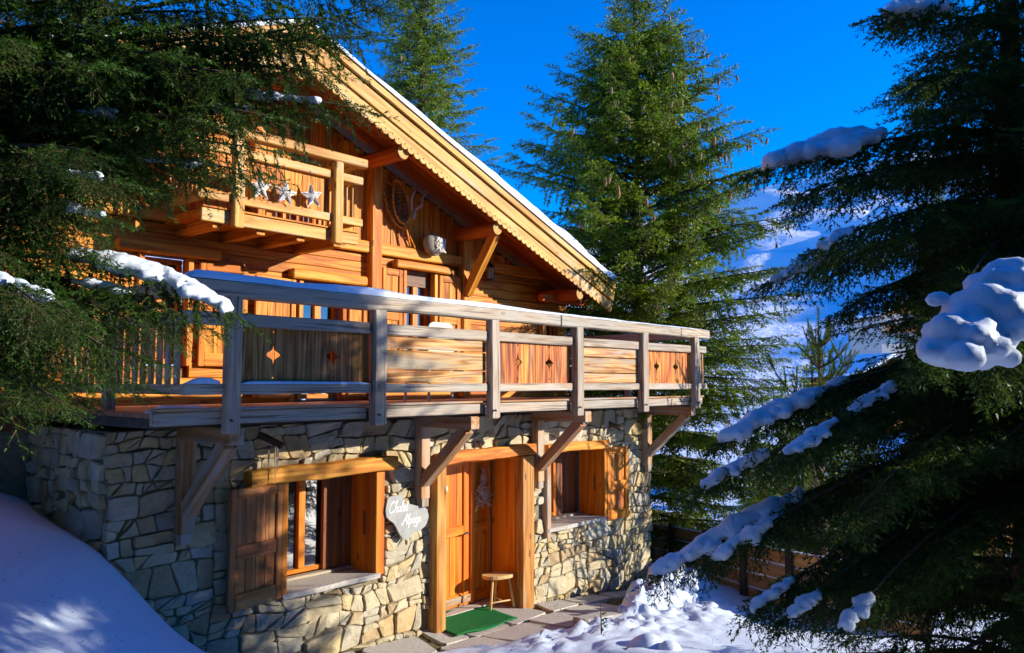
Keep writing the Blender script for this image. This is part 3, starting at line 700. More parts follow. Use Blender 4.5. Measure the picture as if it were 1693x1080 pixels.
def notch(z0, L, side, wd):
    """outline of an upright board, length in local x from 0..L, width in y; side +1/-1 carries half of a cut-out star and two half diamonds"""
    c = L*.52; s_ = .105
    prof = [(c-.225, 0), (c-.21, .015), (c-.195, 0), (c-.125, 0), (c-.05, .014), (c-.034, .034), (c-.018, .066), (c, .082), (c+.018, .066), (c+.034, .034), (c+.05, .014), (c+.125, 0), (c+.195, 0), (c+.21, .015), (c+.225, 0)]
    return prof
def board_outline(L, wd, right=False, left=False):
    o = [(0, 0)]
    if left: o += [(x, d) for x, d in notch(0, L, 1, wd)]
    o += [(L, 0), (L, wd)]
    if right: o += [(x, wd-d) for x, d in reversed(notch(0, L, 1, wd))]
    o += [(0, wd)]; return o
zb0, zb1 = 3.085, 3.605
def upright_panel(a, b, ornx, mat):
    cuts = [a]+list(ornx)+[b]; edges = []
    for i in range(len(cuts)-1):
        n = max(1, round((cuts[i+1]-cuts[i])/.20)); edges += [cuts[i]+(cuts[i+1]-cuts[i])*j/n for j in range(n)]
    edges.append(b)
    for e0, e1 in zip(edges, edges[1:]):
        L = zb1-zb0+random.uniform(0, .006)
        ol = board_outline(L, e1-e0-.003, right=any(abs(e1-o) < 1e-6 for o in ornx), left=any(abs(e0-o) < 1e-6 for o in ornx))
        plate('panel_board', [(x, y) for x, y in ol], .024, M[mat], balcony, UPF(e0, -1.0+random.uniform(-.002, .002), zb0))
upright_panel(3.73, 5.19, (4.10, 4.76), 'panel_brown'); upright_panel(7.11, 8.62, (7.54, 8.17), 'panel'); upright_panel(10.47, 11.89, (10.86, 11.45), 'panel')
def lapped_panel(a, b, mat):
    zz = [3.09, 3.235, 3.455, 3.60]
    for z0, z1 in zip(zz, zz[1:]):
        beam('panel_board', (a, -1.0+random.uniform(-.004, .004), (z0+z1)/2), (b, -1.0, (z0+z1)/2), .03, z1-z0-.012, M[mat], balcony, c=.006, seg=3, wob=.001)
lapped_panel(5.37, 6.94, 'panel_worn'); lapped_panel(8.80, 10.29, 'panel_worn')
for xx in (12.13, 12.20, 12.28, 12.35): beam('slat', (xx, -1.0, 3.09), (xx, -1.0, 3.6), .035, .02, M['brace'], balcony, up=(0, 1, 0))
# returns to the house at both ends
for xe, xs_ in ((12.37, 1), (3.26, -1)):
    beam('hand_rail', (xe, -.94, 3.915), (xe, 1.78, 3.915), .15, .13, M['weather'], balcony, seg=4, wob=.004)
    beam('middle_rail', (xe, -.98, 3.655), (xe, 1.78, 3.655), .06, .11, M['weather'], balcony); beam('lower_rail', (xe, -.98, 3.045), (xe, 1.78, 3.045), .06, .09, M['weather'], balcony)
    yy = -.85
    while yy < 1.7: beam('slat', (xe, yy, 3.09), (xe, yy, 3.6), .09, .022, M['brace'], balcony, up=(1, 0, 0)); yy += .16
    beam('post', (xe, .5, 2.8), (xe, .5, 3.85), .10, .10, M['weather'], balcony, up=(0, 1, 0))
# snow lying on the hand rail, on the lower rail and the boards
def snow_strip(name, x0, x1, yc, z, wd, hfun, parent, seed=0, step=.06, m=7):
    xs_ = np.arange(x0, x1+.001, step); V = []; F = []
    for x in xs_:
        hh = max(.004, hfun(x)*(.75+.5*float(vnoise(x*2.3, seed, seed)))); ww = wd*(.82+.3*float(vnoise(x*3.1, seed+9.3, seed+2)))
        e = min(1, (x-x0)/.12+.02, (x1-x)/.12+.02); hh *= e**.5
        for j in range(m):
            a = math.pi*j/(m-1); V.append((x, yc-math.cos(a)*ww/2, z+hh*math.sin(a)**.7+.004*float(vnoise(x*9, j*3.3, seed))-.003))
    n = len(xs_)
    for i in range(n-1):
        for j in range(m-1): F.append((i*m+j, (i+1)*m+j, (i+1)*m+j+1, i*m+j+1))
    F.append(tuple(range(m))); F.append(tuple((n-1)*m+j for j in reversed(range(m))))
    return mesh_obj(name, V, F, M['snow_clump'], parent, smooth=True)
snow_strip('rail_snow', 3.2, 12.35, -1.02, 3.985, .185, lambda x: np.interp(x, [3.2, 4, 5.6, 6.5, 8, 10, 12.35], [.07, .075, .08, .065, .04, .022, .016]), balcony, 1)
snow_strip('rail_snow', 3.74, 5.18, -1.035, 3.09, .05, lambda x: .022, balcony, 2); snow_strip('rail_snow', 3.24, 3.57, -1.03, 3.09, .07, lambda x: .05, balcony, 3)
snow_strip('deck_snow', 3.05, 3.6, -.82, 2.84, .3, lambda x: .07, balcony, 4); snow_strip('deck_snow', 4.3, 5.0, -.5, 2.842, .35, lambda x: .012, balcony, 5); snow_strip('deck_snow', 5.7, 6.9, -.3, 2.842, .5, lambda x: .010, balcony, 6)

# ---- upper timber wall: backing, boards, posts
OPU = [(4.05, 4.70, 3.3, 4.60), (6.20, 6.98, 2.86, 4.50), (8.05, 8.76, 3.4, 4.83), (11.35, 11.95, 3.75, 4.35)]
ub = []; cuts = [1.83]+[v for o in OPU for v in o[:2]]+[12.22]
for i in range(len(cuts)-1):
    x0, x1 = cuts[i], cuts[i+1]; o = [o for o in OPU if o[0] == x0 and o[1] == x1]
    if o: ub += [(x0, x1, W+.035, W+.2, o[0][3], 4.6 if o[0][3] < 4.59 else o[0][3]+.01)] if o[0][3] < 4.59 else []; ub += [(x0, x1, W+.035, W+.2, 2.6, o[0][2])]
    else: ub.append((x0, x1, W+.035, W+.2, 2.6, 4.6))
plank_wall = boxes('plank_wall', ub+[(1.83, 2.03, W+.2, 10, 1.0, 5.9), (12.02, 12.22, W+.2, 10, 2.6, 4.55)], M['honey_dark'], chalet)
# gable field above
gpts = [(1.83, 4.6), (12.22, 4.6), (12.22, roof_z(12.22)-.3), (RX, RZ-.3), (1.83, roof_z(1.83)-.3)]
plate('gable_back', gpts, .12, M['honey_dark'], chalet, basis((0, W+.16, 0), (1, 0, 0), (0, 0, 1), (0, -1, 0)))
z = 2.84; i = 0
while z < 4.97:
    hgt = random.choice((.15, .17, .19)); z1 = min(z+hgt, 4.985); segs = [(1.83, 12.22)]
    for o in OPU:
        if z1 > o[2]+.02 and z < o[3]-.02:
            ns = []
            for a, b in segs:
                if o[0] > a and o[1] < b: ns += [(a, o[0]), (o[1], b)]
                else: ns.append((a, b))
            segs = ns
    fin = []
    for a, b in segs:
        if a < 7.46 < b: fin += [(a, 7.46), (7.46, b)]
        else: fin.append((a, b))
    for a, b in fin: beam('plank', (a+.002, W+random.uniform(-.004, .004), (z+z1)/2), (b-.002, W+random.uniform(-.004, .004), (z+z1)/2), .06, z1-z-.006, M['larch'], plank_wall, c=.007)
    z = z1; i += 1
x = 1.84
while x < 12.2:
    wd = random.choice((.15, .17, .19, .21)); x1 = min(x+wd, 12.21); zt = min(roof_z(x), roof_z(x1))-.33
    if zt > 5.22: beam('upright_plank', ((x+x1)/2, W+random.uniform(-.005, .003), 5.17), ((x+x1)/2, W, zt), x1-x-.006, .05, M['larch'], plank_wall, up=(0, 1, 0), c=.007)
    x = x1
beam('wall_beam', (1.8, W-.06, 5.08), (12.22, W-.06, 5.08), .12, .17, M['larch_beam'], chalet, seg=6, wob=.003, c=.015)
beam('wall_post', (7.46, W-.09, 2.86), (7.46, W-.09, 6.36), .20, .14, M['larch_beam'], chalet, up=(0, 1, 0), c=.015)
beam('wall_post', (9.36, W-.09, 2.86), (9.36, W-.09, 5.44), .18, .14, M['larch_beam'], chalet, up=(0, 1, 0), c=.015)
beam('wall_post', (5.52, W-.09, 5.17), (5.52, W-.09, 7.1), .18, .14, M['larch_beam'], chalet, up=(0, 1, 0), c=.015)
for (a, b, z, h) in ((3.78, 5.02, 4.665, .13), (6.04, 7.30, 4.56, .13), (7.84, 9.0, 4.895, .12), (11.25, 12.05, 4.41, .10)):
    beam('window_head', (a, W-.09, z), (b, W-.09, z), .14, h, M['larch_beam'], chalet, c=.02, seg=4, wob=.004)
def uwin(o, split=.5): 
    x0, x1, z0, z1 = o
    for x in (x0+.03, x1-.03): beam('jamb', (x, W-.02, z0), (x, W-.02, z1-.002), .07, .12, M['larch_beam'], chalet, up=(0, 1, 0))
    window(x0+.065, x1-.065, z0+.02, z1-.02, W+.10, split)
for o in OPU: uwin(o)
def ushut(x0, x1, z0, z1, rz, hinge): return shutter(x0, x1, z0, z1, rz, hinge, 'larch_beam', 'larch', .5, W-.07, .045, .08)
ushut(4.78, 5.40, 3.3, 4.57, rad(-5), 4.78); ushut(5.50, 6.14, 2.9, 4.48, rad(5), 6.14); ushut(7.60, 8.02, 3.4, 4.81, rad(5), 8.02); ushut(8.79, 9.22, 3.4, 4.81, rad(-8), 8.79); ushut(7.02, 7.34, 2.9, 4.48, rad(-3), 7.02)

# ---- roof
roof_pts = lambda y: None
def slab_roof(side):
    a, b = (RX, 12.4) if side > 0 else (RX, .9)
    return a, b
y0, y1 = V_+.03, 10.6
Vr = []; Fr = []
for (xx, dz) in ((.9, 0), (RX, 0), (12.39, 0), (12.39, -.10), (RX, -.10), (.9, -.10)):
    Vr.append((xx, y0, roof_z(xx)+dz)); Vr.append((xx, y1, roof_z(xx)+dz))
for i in range(6): j = (i+1) % 6; Fr.append((2*i, 2*i+1, 2*j+1, 2*j))
Fr += [(0, 2, 8, 10), (2, 4, 6, 8), (1, 11, 9, 3), (3, 9, 7, 5)]
roof = mesh_obj('roof', Vr, [tuple(reversed(f)) for f in Fr], M['soffit'], chalet)
# underside boards of the overhang and rafters
def along(x, dz): return roof_z(x)+dz
for s_, xe in ((1, 12.36), (-1, .95)):
    y = V_+.05; yy1 = W+.06
    n = 6
    for j in range(n):
        ya = y+(yy1-y)*(j+.5)/n
        beam('soffit_board', (RX+.01*s_, ya, along(RX+.01*s_, -.115)), (xe, ya, along(xe, -.115)), (yy1-y)/n-.006, .025, M['soffit'], roof, c=.004, up=(RM if s_ > 0 else -LM, 0, 1))
    for yr in (1.30, 1.72): beam('rafter', (RX+.06*s_, yr, along(RX+.06*s_, -.185)), (xe, yr, along(xe, -.185)), .09, .11, M['soffit'], roof, up=(RM if s_ > 0 else -LM, 0, 1))
    # eave boards running back
    if s_ > 0:
        for j in range(9):
            yr = 2.4+j*.95; beam('rafter', (11.7, yr, along(11.9, -.19)), (12.36, yr, along(12.36, -.19)), .09, .12, M['soffit'], roof, up=(RM, 0, 1))
    # verge boards: upper board, main board, scalloped board
    sg = 1 if s_ > 0 else -1
    def vb(name, d0, d1, yv, th, mat):
        beam(name, (RX+.0, yv, along(RX, -(d0+d1)/2)), (xe, yv, along(xe, -(d0+d1)/2)), th, (d1-d0)*math.cos(math.atan(RM)), M[mat], roof, up=(0, 0, 1), c=.006, seg=4, wob=.001)
    vb('verge_board', -.02, .085, V_-.055, .06, 'pale'); vb('verge_board', .108, .312, V_-.02, .045, 'pale'); vb('verge_backing', -.01, .40, V_+.022, .02, 'dark_wood')  # dark backing colours in the shadow gaps between the boards
    # scallops
    m_ = RM if s_ > 0 else LM; L = abs(xe-RX)*math.hypot(1, m_); ol = [(0, 0)]; pitch = .125; nsc = int(L/pitch)
    ol2 = []
    for q in range(nsc):
        x0 = L-pitch*q
        for a in np.linspace(0, math.pi, 7)[:-1]: ol2.append((x0-pitch/2+math.cos(a)*pitch*.46, -.155-math.sin(a)*.042))
        ol2.append((x0-pitch+pitch*.02, -.148))
    ol = [(0, 0), (L, 0)]+ol2+[(0, -.15)]
    ol = [(min(max(x, 0), L), y) for x, y in ol]
    d = Vector((s_, 0, -m_)).normalized(); u = Vector((s_*m_, 0, 1)).normalized()
    plate('scalloped_board', [(x, -y) if False else (x, y) for x, y in (ol if s_ > 0 else ol)], .03, M['pale'], roof, basis((RX, V_+.010, along(RX, -.335)), d, u, d.cross(u)) if s_ > 0 else basis((RX, V_-.020, along(RX, -.335)), d, u, d.cross(u)))
    # holes read as small dark pegs
    for q in range(nsc):
        x0 = L-pitch*(q+.5); pz = Vector((RX, V_-.004 if s_ > 0 else V_-.004, along(RX, -.33)))+d*x0+u*(-.125)
        if s_ > 0: beam('bored_hole', (pz.x, V_-.015, pz.z), (pz.x, V_-.0225, pz.z), .022, .022, M['dark_wood'], roof, rnd=True)
    beam('zinc_edge', (RX, V_-.06, along(RX, .035)), (xe, V_-.06, along(xe, .035)), .10, .025, M['zinc'], roof, up=(0, 0, 1), c=.004)
# purlins
for (x, zc, yw) in ((RX, 6.96, 2.2), (7.26, 6.31, 2.2), (9.22, 5.52, 2.2), (11.4, 4.67, 2.2), (3.8, 6.14, 2.2), (2.2, 5.49, 2.2)):
    beam('purlin', (x, V_+.05, zc), (x, yw, zc), .22, .22, M['soffit'], roof, rnd=True)
    beam('purlin_end', (x, V_+.05, zc), (x, V_+.036, zc), .20, .20, M['pale'], roof, rnd=True)
beam('roof_brace', (9.36, W-.14, 4.55), (9.36, V_+.22, 5.47), .15, .14, M['larch_beam'], chalet, up=(1, 0, 0), c=.015)
beam('eave_tie', (10.9, 1.35, 4.60), (12.3, 1.35, 4.60), .10, .12, M['soffit'], chalet)
# roof snow
xs_ = np.concatenate([np.linspace(.86, RX-.2, 24), np.linspace(RX, 12.41, 40)]); ys_ = np.array([V_-.10, V_-.06, V_+.05, V_+.4, 1.4, 2.2, 3.5, 5, 7, 9, 10.6])
Vs = []; Fs = []
for x in xs_:
    th = np.interp(x, [.8, RX, 8, 10.5, 12.8], [.2, .10, .15, .24, .28])*(.55+.6*float(vnoise(x*1.7, 3.3, 8))+.3*float(vnoise(x*5.3, 1.3, 18)))
    for j, y in enumerate(ys_): Vs.append((x, y, roof_z(x)+.05+th*(0.05, .55, .85, 1, 1, 1, 1, 1, 1, 1, 1)[j]*(.9+.2*float(vnoise(x*2, y*2, 4)))))
n = len(ys_)
for i in range(len(xs_)-1):
    for j in range(n-1): Fs.append((i*n+j, (i+1)*n+j, (i+1)*n+j+1, i*n+j+1))
b = len(Vs)
for x in xs_: Vs.append((x, V_-.09, roof_z(x)+.046))
for i in range(len(xs_)-1): Fs.append((b+i, b+i+1, (i+1)*n, i*n))
e = (len(xs_)-1)*n; Vs += [(12.42, V_-.09, roof_z(12.41)+.03), (12.42, 10.6, roof_z(12.41)+.03)]; Fs.append(tuple([len(Vs)-2, len(Vs)-1]+[e+j for j in reversed(range(n))]))
mesh_obj('roof_snow', Vs, Fs, M['snow_clump'], roof, smooth=True)
# chimney on the ridge side, behind
beam('chimney', (6.6, 6.5, 7.0), (6.6, 6.5, 8.35), .7, .6, M['stone'], roof, up=(0, 1, 0))

# ---- small gable balcony
ys0 = .85
sb = boxes('gable_balcony', [(4.34, 6.50, ys0+.05, W-.02, 4.96, 5.0)], M['larch'], chalet)
for x in (4.55, 5.1, 5.65, 6.2): beam('joist', (x, W, 4.90), (x, ys0+.06, 4.90), .12, .12, M['larch_beam'], sb)
for j in range(6): beam('deck_board', (4.34, ys0+.13+j*.14, 5.02), (6.5, ys0+.13+j*.14, 5.02), .134, .035, M['larch'], sb, c=.004)
for a, b in ((4.33, 4.66), (4.80, 6.04), (6.18, 6.48)): beam('fascia_board', (a, ys0+.02, 4.97), (b, ys0+.02, 4.97), .05, .15, M['pale'], sb, seg=2)
beam('floor_edge', (4.33, ys0+.02, 5.06), (6.48, ys0+.02, 5.06), .09, .022, M['larch'], sb, c=.004)
for x in (4.73, 6.11): beam('post', (x, ys0-.05, 4.86), (x, ys0-.05, 5.91), .13, .10, M['pale'], sb, up=(0, 1, 0), c=.012, seg=3, wob=.002)
beam('hand_rail', (4.15, ys0-.03, 5.97), (6.56, ys0-.03, 5.97), .15, .115, M['pale'], sb, c=.014, seg=5, wob=.003)
for a, b in ((4.26, 4.66), (4.80, 6.04), (6.18, 6.53)):
    beam('middle_rail', (a, ys0-.01, 5.745), (b, ys0-.01, 5.745), .065, .10, M['pale'], sb, seg=2); beam('lower_rail', (a, ys0-.01, 5.19), (b, ys0-.01, 5.19), .065, .10, M['pale'], sb, seg=2)
x = 4.81
while x < 6.0:
    wd = random.choice((.11, .13, .15)); x1 = min(x+wd, 6.03); beam('panel_board', ((x+x1)/2, ys0+.03, 5.235), ((x+x1)/2, ys0+.03, 5.70), x1-x-.004, .02, M['larch'], sb, up=(0, 1, 0), c=.003); x = x1
for xe in (6.45, 4.36):
    beam('hand_rail', (xe, ys0+.05, 5.97), (xe, W, 5.97), .12, .11, M['pale'], sb); beam('middle_rail', (xe, ys0+.04, 5.745), (xe, W, 5.745), .06, .09, M['pale'], sb); beam('lower_rail', (xe, ys0+.04, 5.19), (xe, W, 5.19), .06, .09, M['pale'], sb)
    for j in range(7): beam('slat', (xe, ys0+.10+j*.125, 5.235), (xe, ys0+.10+j*.125, 5.70), .06, .02, M['pale'], sb, up=(1, 0, 0))
gd = boxes('gable_door', [(5.62, 6.35, W-.045, W-.031, 5.05, 6.75)], M['honey_dark'], chalet)
for j in range(3): beam('panel_board', (5.75+j*.21, W-.055, 5.06), (5.75+j*.21, W-.055, 6.72), .15, .02, M['larch'], gd, up=(0, 1, 0))

# ================================================================== THINGS ON AND ABOUT THE HOUSE
def merge(parts):
    V = []; F = []
    for v, f in parts:
        b = len(V); V += [tuple(x) for x in v]; F += [tuple(b+i for i in q) for q in f]
    return V, F
# hanging stars
for i, (px, py, lab, tilt) in enumerate(((430, 311, 'whitewashed twig star nearest the branches, leftmost of three on the gable balcony', .1), (472, 320, 'whitewashed twig star hanging in the middle of the gable balcony front', -.08), (516, 325, 'darker bundled twig star hanging closest to the right post of gable balcony', .2))):
    c = at_y(px, py, .76); st = tag(empty('hanging_star', (c[0], .76, c[2])), lab, 'star', 'stars hanging on the gable balcony')
    V = []; F = []; R_ = .165; n = 10
    for k in range(n):
        a = math.pi/2+tilt+k*math.pi/5; r = R_ if k % 2 == 0 else R_*.44; V.append((r*math.cos(a), 0, r*math.sin(a)))
    V += [(0, -.045, 0), (0, .02, 0)]
    for k in range(n): F += [(k, 10, (k+1) % n), ((k+1) % n, 11, k)]
    mesh_obj('star_body', V, [tuple(reversed(f)) for f in F], M['star'], st)
    parts = []
    for k in range(26):
        a = random.choice(range(5)); an = math.pi/2+tilt+a*2*math.pi/5; r0, r1 = random.uniform(0, .05), random.uniform(.08, .145)
        o = random.uniform(-.025, .025); u = Vector((math.cos(an), 0, math.sin(an))); s_ = Vector((-math.sin(an), 0, math.cos(an)))
        parts.append(tube_data([u*r0+s_*o+Vector((0, -.035, 0)), u*r1+s_*o*.25+Vector((0, -.014, 0))], .006, 4))
    Vt, Ft = merge(parts); mesh_obj('twigs', Vt, Ft, M['driftwood'] if i == 2 else M['star'], st)
    tube('string', [(0, 0, R_*.9), (0, .04, 5.72-c[2])], .004, M['iron'], st, 4)
# snowshoes leaning on the gable boards
def snowshoe(lab, top, bot, wd):
    t = Vector(top); b = Vector(bot); u = (b-t); L = u.length; u.normalize(); s_ = u.cross(Vector((0, 1, 0))).normalized()
    r = tag(empty('snowshoe', b), lab, 'snowshoe', 'snowshoes on the gable wall'); off = lambda q: q-b
    loop = []
    for k in range(30):
        a = 2*math.pi*k/30; l = .36*L*(1-math.cos(a))*.9; wv = wd*math.sin(a)*(1-.28*math.cos(a))
        loop.append(off(t+u*l+s_*wv))
    tube('wood_frame', loop, .017, M['larch_beam'], r, 6, True)
    tube('tail', [off(t+u*L*.64), off(b)], .016, M['larch_beam'], r, 6)
    parts = []
    for k in range(9):
        l = L*(.10+.06*k); hw = wd*math.sin(math.acos(max(-1, min(1, 1-l/(.324*L)))))*.9
        parts.append(tube_data([off(t+u*l-s_*hw), off(t+u*l+s_*hw)], .006, 4))
        parts.append(tube_data([off(t+u*l-s_*hw*.9), off(t+u*(l+L*.10)+s_*hw*.8)], .004, 4)); parts.append(tube_data([off(t+u*l+s_*hw*.9), off(t+u*(l+L*.10)-s_*hw*.8)], .004, 4))
    V, F = merge(parts); mesh_obj('webbing', V, F, M['webbing'], r)
yw_ = W-.10
a = at_y(636, 300, yw_); b = at_y(688, 415, yw_); snowshoe('long wooden snowshoe slanting down the gable boards beside the post', a, b, .17)
a = at_y(655, 298, yw_-.05); b = at_y(678, 408, yw_-.05); snowshoe('upright wooden snowshoe with dark webbing, nearer the twisted horns', a, b, .15)
# horns
c = at_y(682, 358, yw_); hr = tag(empty('twisted_horns', tuple(c)), 'pair of pale twisted horns on a small skull, under the roof slope', 'horns')
Vh, Fh = tube_data([(0, 0, .10), (0, -.03, .02), (-.01, -.03, -.06)], [.035, .04, .018], 8); mesh_obj('skull', Vh, Fh, M['horn'], hr, smooth=True)
for s_, pts in ((-1, [(-.02, 0, .08), (-.03, 0, .18), (-.06, -.02, .26), (-.02, -.02, .34), (.03, -.02, .40), (.02, 0, .48), (.05, 0, .52)]), (1, [(.02, 0, .08), (.08, 0, .14), (.17, -.02, .20), (.17, -.02, .29), (.21, -.02, .36), (.29, 0, .41), (.33, 0, .48)])):
    tube('horn', pts, [.03, .028, .026, .022, .018, .013, .005], M['horn'], hr, 8)
# rounded felt pouch with tangled white strips
c = at_y(717, 404, yw_-.12); ph = tag(empty('hanging_pouch', tuple(c)), 'rounded grey-green pouch tangled with white strips, hung on gable boards beside the brace', 'wall decoration')
V = []; F = []
for i in range(9):
    t = math.pi*i/8
    for j in range(14):
        p = 2*math.pi*j/14; rr_ = math.sin(t)**.7; V.append((.19*rr_*math.cos(p)*(1+.06*math.sin(3*p)), .11*rr_*math.sin(p), .17*math.cos(t)-.02*(1-rr_)))
for i in range(8):
    for j in range(14): F.append((i*14+j, (i+1)*14+j, (i+1)*14+(j+1) % 14, i*14+(j+1) % 14))
mesh_obj('pouch_body', V, F, M['hide'], ph, smooth=True)
parts = []
for k in range(13):
    a0 = random.uniform(-.10, .15); pts = []
    for q in range(6):
        zz = .10-.045*q-random.uniform(0, .01); xx = a0+.05*math.sin(q*1.3+k); pts.append((xx, -.115-.02*random.random()+abs(xx)*.25, zz))
    parts.append(tube_data(pts, .009, 5))
V, F = merge(parts); mesh_obj('white_strips', V, F, M['strap'], ph, smooth=True); tube('hanging_cord', [(0, .05, .16), (.0, .10, .40)], .006, M['iron'], ph, 5)
# lantern on the shaded wall
c = at_y(810, 452, W-.12); ln = tag(empty('wall_lantern', tuple(c)), 'small glass wall lantern on the shaded planks right of the brace', 'lantern')
for j in range(6):
    a = j*math.pi/3; beam('lantern_bar', (.07*math.cos(a), .07*math.sin(a), -.10), (.07*math.cos(a), .07*math.sin(a), .10), .012, .012, M['iron'], ln, up=(0, 1, 0))
Vl, Fl = tube_data([(0, 0, -.09), (0, 0, .09)], .062, 6); mesh_obj('lantern_glass', Vl, Fl, M['zinc'], ln)
Vl, Fl = tube_data([(0, 0, .10), (0, 0, .12), (0, 0, .19)], [.09, .085, .015], 6); mesh_obj('lantern_cap', Vl, Fl, M['iron'], ln)
Vl, Fl = tube_data([(0, 0, -.13), (0, 0, -.10)], .08, 6); mesh_obj('lantern_base', Vl, Fl, M['iron'], ln); tube('lantern_arm', [(0, .0, .15), (0, .10, .12)], .012, M['iron'], ln)
# slate name board
ol = [(640, 823), (648, 820), (655, 818.5), (662, 820), (666, 825), (667, 832), (673, 833), (680, 834), (689, 836.5), (700, 838), (705, 842), (707.5, 853), (706, 860), (703, 868), (697, 874), (690, 878), (682, 881), (676, 888), (672, 893), (664, 890), (659, 882), (654, 872), (650, 865), (643, 860), (638, 855), (636.5, 845), (638, 834)]
pts = [at_y(px, py, -.10) for px, py in ol]; cxs = sum(p[0] for p in pts)/len(pts); czs = sum(p[2] for p in pts)/len(pts)
sg_ = tag(empty('slate_sign', (cxs, -.085, czs)), 'irregular pale slate name board with white handwriting, on the stone wall', 'sign')
plate('slate_board', [(p[0]-cxs, p[2]-czs) for p in pts], .03, M['slate'], sg_, basis((0, .0, 0), (1, 0, 0), (0, 0, 1), (0, -1, 0)))
GL = {'C': (.62, [[(.6, .85), (.45, 1), (.2, .9), (.03, .5), (.1, .1), (.35, 0), (.6, .15)]]), 'h': (.42, [[(.08, 0), (.12, 1), (.22, 1), (.1, .3), (.25, .5), (.36, .4), (.34, 0), (.44, .08)]]),
      'a': (.42, [[(.34, .42), (.18, .5), (.04, .25), (.12, 0), (.3, .15), (.36, .45), (.34, .05), (.44, .05)]]), 'l': (.24, [[(.0, .1), (.2, .8), (.16, 1), (.08, .8), (.06, .15), (.14, 0), (.26, .1)]]),
      'e': (.34, [[(.02, .2), (.28, .3), (.22, .5), (.08, .42), (.05, .12), (.18, 0), (.36, .12)]]), 't': (.28, [[(.14, .95), (.1, .1), (.18, 0), (.28, .1)], [(0, .62), (.28, .66)]]),
      'A': (.72, [[(.0, .05), (.14, .0), (.4, .7), (.55, 1), (.58, .4), (.62, 0), (.74, .1)], [(.2, .4), (.62, .42)]]), 'p': (.42, [[(.06, .5), (.04, -.42)], [(.06, .3), (.2, .5), (.34, .35), (.26, .03), (.08, .05)]]),
      'g': (.42, [[(.34, .42), (.18, .5), (.04, .25), (.12, .02), (.32, .15), (.36, .45), (.32, -.3), (.16, -.42), (.04, -.3)]])}
def smooth_line(p, n=3):
    out = []
    for i in range(len(p)-1):
        a, b, c2, d = p[max(i-1, 0)], p[i], p[i+1], p[min(i+2, len(p)-1)]
        for k in range(n):
            t = k/n; out.append(tuple(.5*((2*b[q])+(-a[q]+c2[q])*t+(2*a[q]-5*b[q]+4*c2[q]-d[q])*t*t+(-a[q]+3*b[q]-3*c2[q]+d[q])*t**3) for q in (0, 1)))
    return out+[p[-1]]
def write(word, px, py, h, slope):
    o = at_y(px, py, -.12); x = 0; V = []; F = []
    for ch in word:
        wd, st = GL[ch]
        for line in st:
            ln_ = smooth_line(line); P = [Vector((o[0]-cxs+(x+a+.22*b)*h, -.033, o[2]-czs+b*h+(x+a)*h*slope)) for a, b in ln_]
            for i in range(len(P)-1):
                d = (P[i+1]-P[i]); 
                if d.length < 1e-6: continue
                d.normalize(); n_ = Vector((-d.z, 0, d.x))*.0058; b0 = len(V); e = d*.003
                e = d*.003+Vector((0, .00025*(len(V)//4 % 9), 0)); V += [P[i]-n_-d*.003+Vector((0, -.00025*(b0//4 % 9), 0)), P[i+1]-n_+d*.003+Vector((0, -.00025*(b0//4 % 9), 0)), P[i+1]+n_+d*.003+Vector((0, -.00025*(b0//4 % 9), 0)), P[i]+n_-d*.003+Vector((0, -.00025*(b0//4 % 9), 0))]; F.append((b0, b0+1, b0+2, b0+3))
        x += wd
    lt = mesh_obj('lettering', V, F, M['paint'], sg_); lt['label'] = 'white handwritten word ' + word
write('Chalet', 643, 849, .125, .0); write('Alpage', 664, 868, .118, .0)
# driftwood tree on the narrow door leaf
c = at_y(797, 838, yd-.05); dt = tag(empty('driftwood_tree', (c[0], yd-.05, c[2])), 'small tree shape of grey driftwood sticks hanging on the orange door', 'door decoration')
parts = []; Hh = .52
for k in range(70):
    t = random.random()**.9; zz = Hh*t; hw = .155*(1-t)+.012; x0 = random.uniform(-hw, hw); an = random.uniform(-.9, .9)+math.pi/2*(1 if random.random() < .4 else 0); L = random.uniform(.05, .11)*(1-.5*t)
    parts.append(tube_data([(x0-L*math.cos(an), random.uniform(-.045, 0), zz-L*math.sin(an)), (x0+L*math.cos(an)*.6, random.uniform(-.06, -.01), zz+L*math.sin(an)*.6)], random.uniform(.006, .011), 5))
V, F = merge(parts); mesh_obj('sticks', V, F, M['driftwood'], dt, smooth=True); tube('stem', [(0, -.01, -.02), (0, -.01, Hh+.05)], .012, M['driftwood'], dt); tube('string', [(0, -.01, Hh+.04), (0, .02, Hh+.12)], .004, M['iron'], dt, 4)
# stool
gz0 = h0s(8.4, .1)+.035
stl = tag(empty('stool', (8.42, .10, gz0)), 'small rustic wooden stool standing beside the green doormat', 'stool')
so_ = []
for k in range(20):
    a = 2*math.pi*k/20; so_.append((.235*math.copysign(abs(math.cos(a))**.8, math.cos(a)), .135*math.copysign(abs(math.sin(a))**.7, math.sin(a))+(.03*math.cos(a)**2)))
stl.rotation_euler = (0, 0, rad(-18)); plate('seat', so_, .045, M['stool'], stl, Matrix.Translation((0, 0, .41)))
for (x, y) in ((-.15, -.07), (.16, -.06), (.0, .09)): beam('leg', (x*1.25, y*1.35, 0), (x*.85, y*.75, .415), .036, .036, M['stool'], stl, rnd=True, taper=.85)
beam('stretcher', (-.17, -.08, .10), (.18, -.07, .10), .022, .022, M['stool'], stl, rnd=True); beam('stretcher', (.0, .11, .12), (.0, -.075, .11), .022, .022, M['stool'], stl, rnd=True)
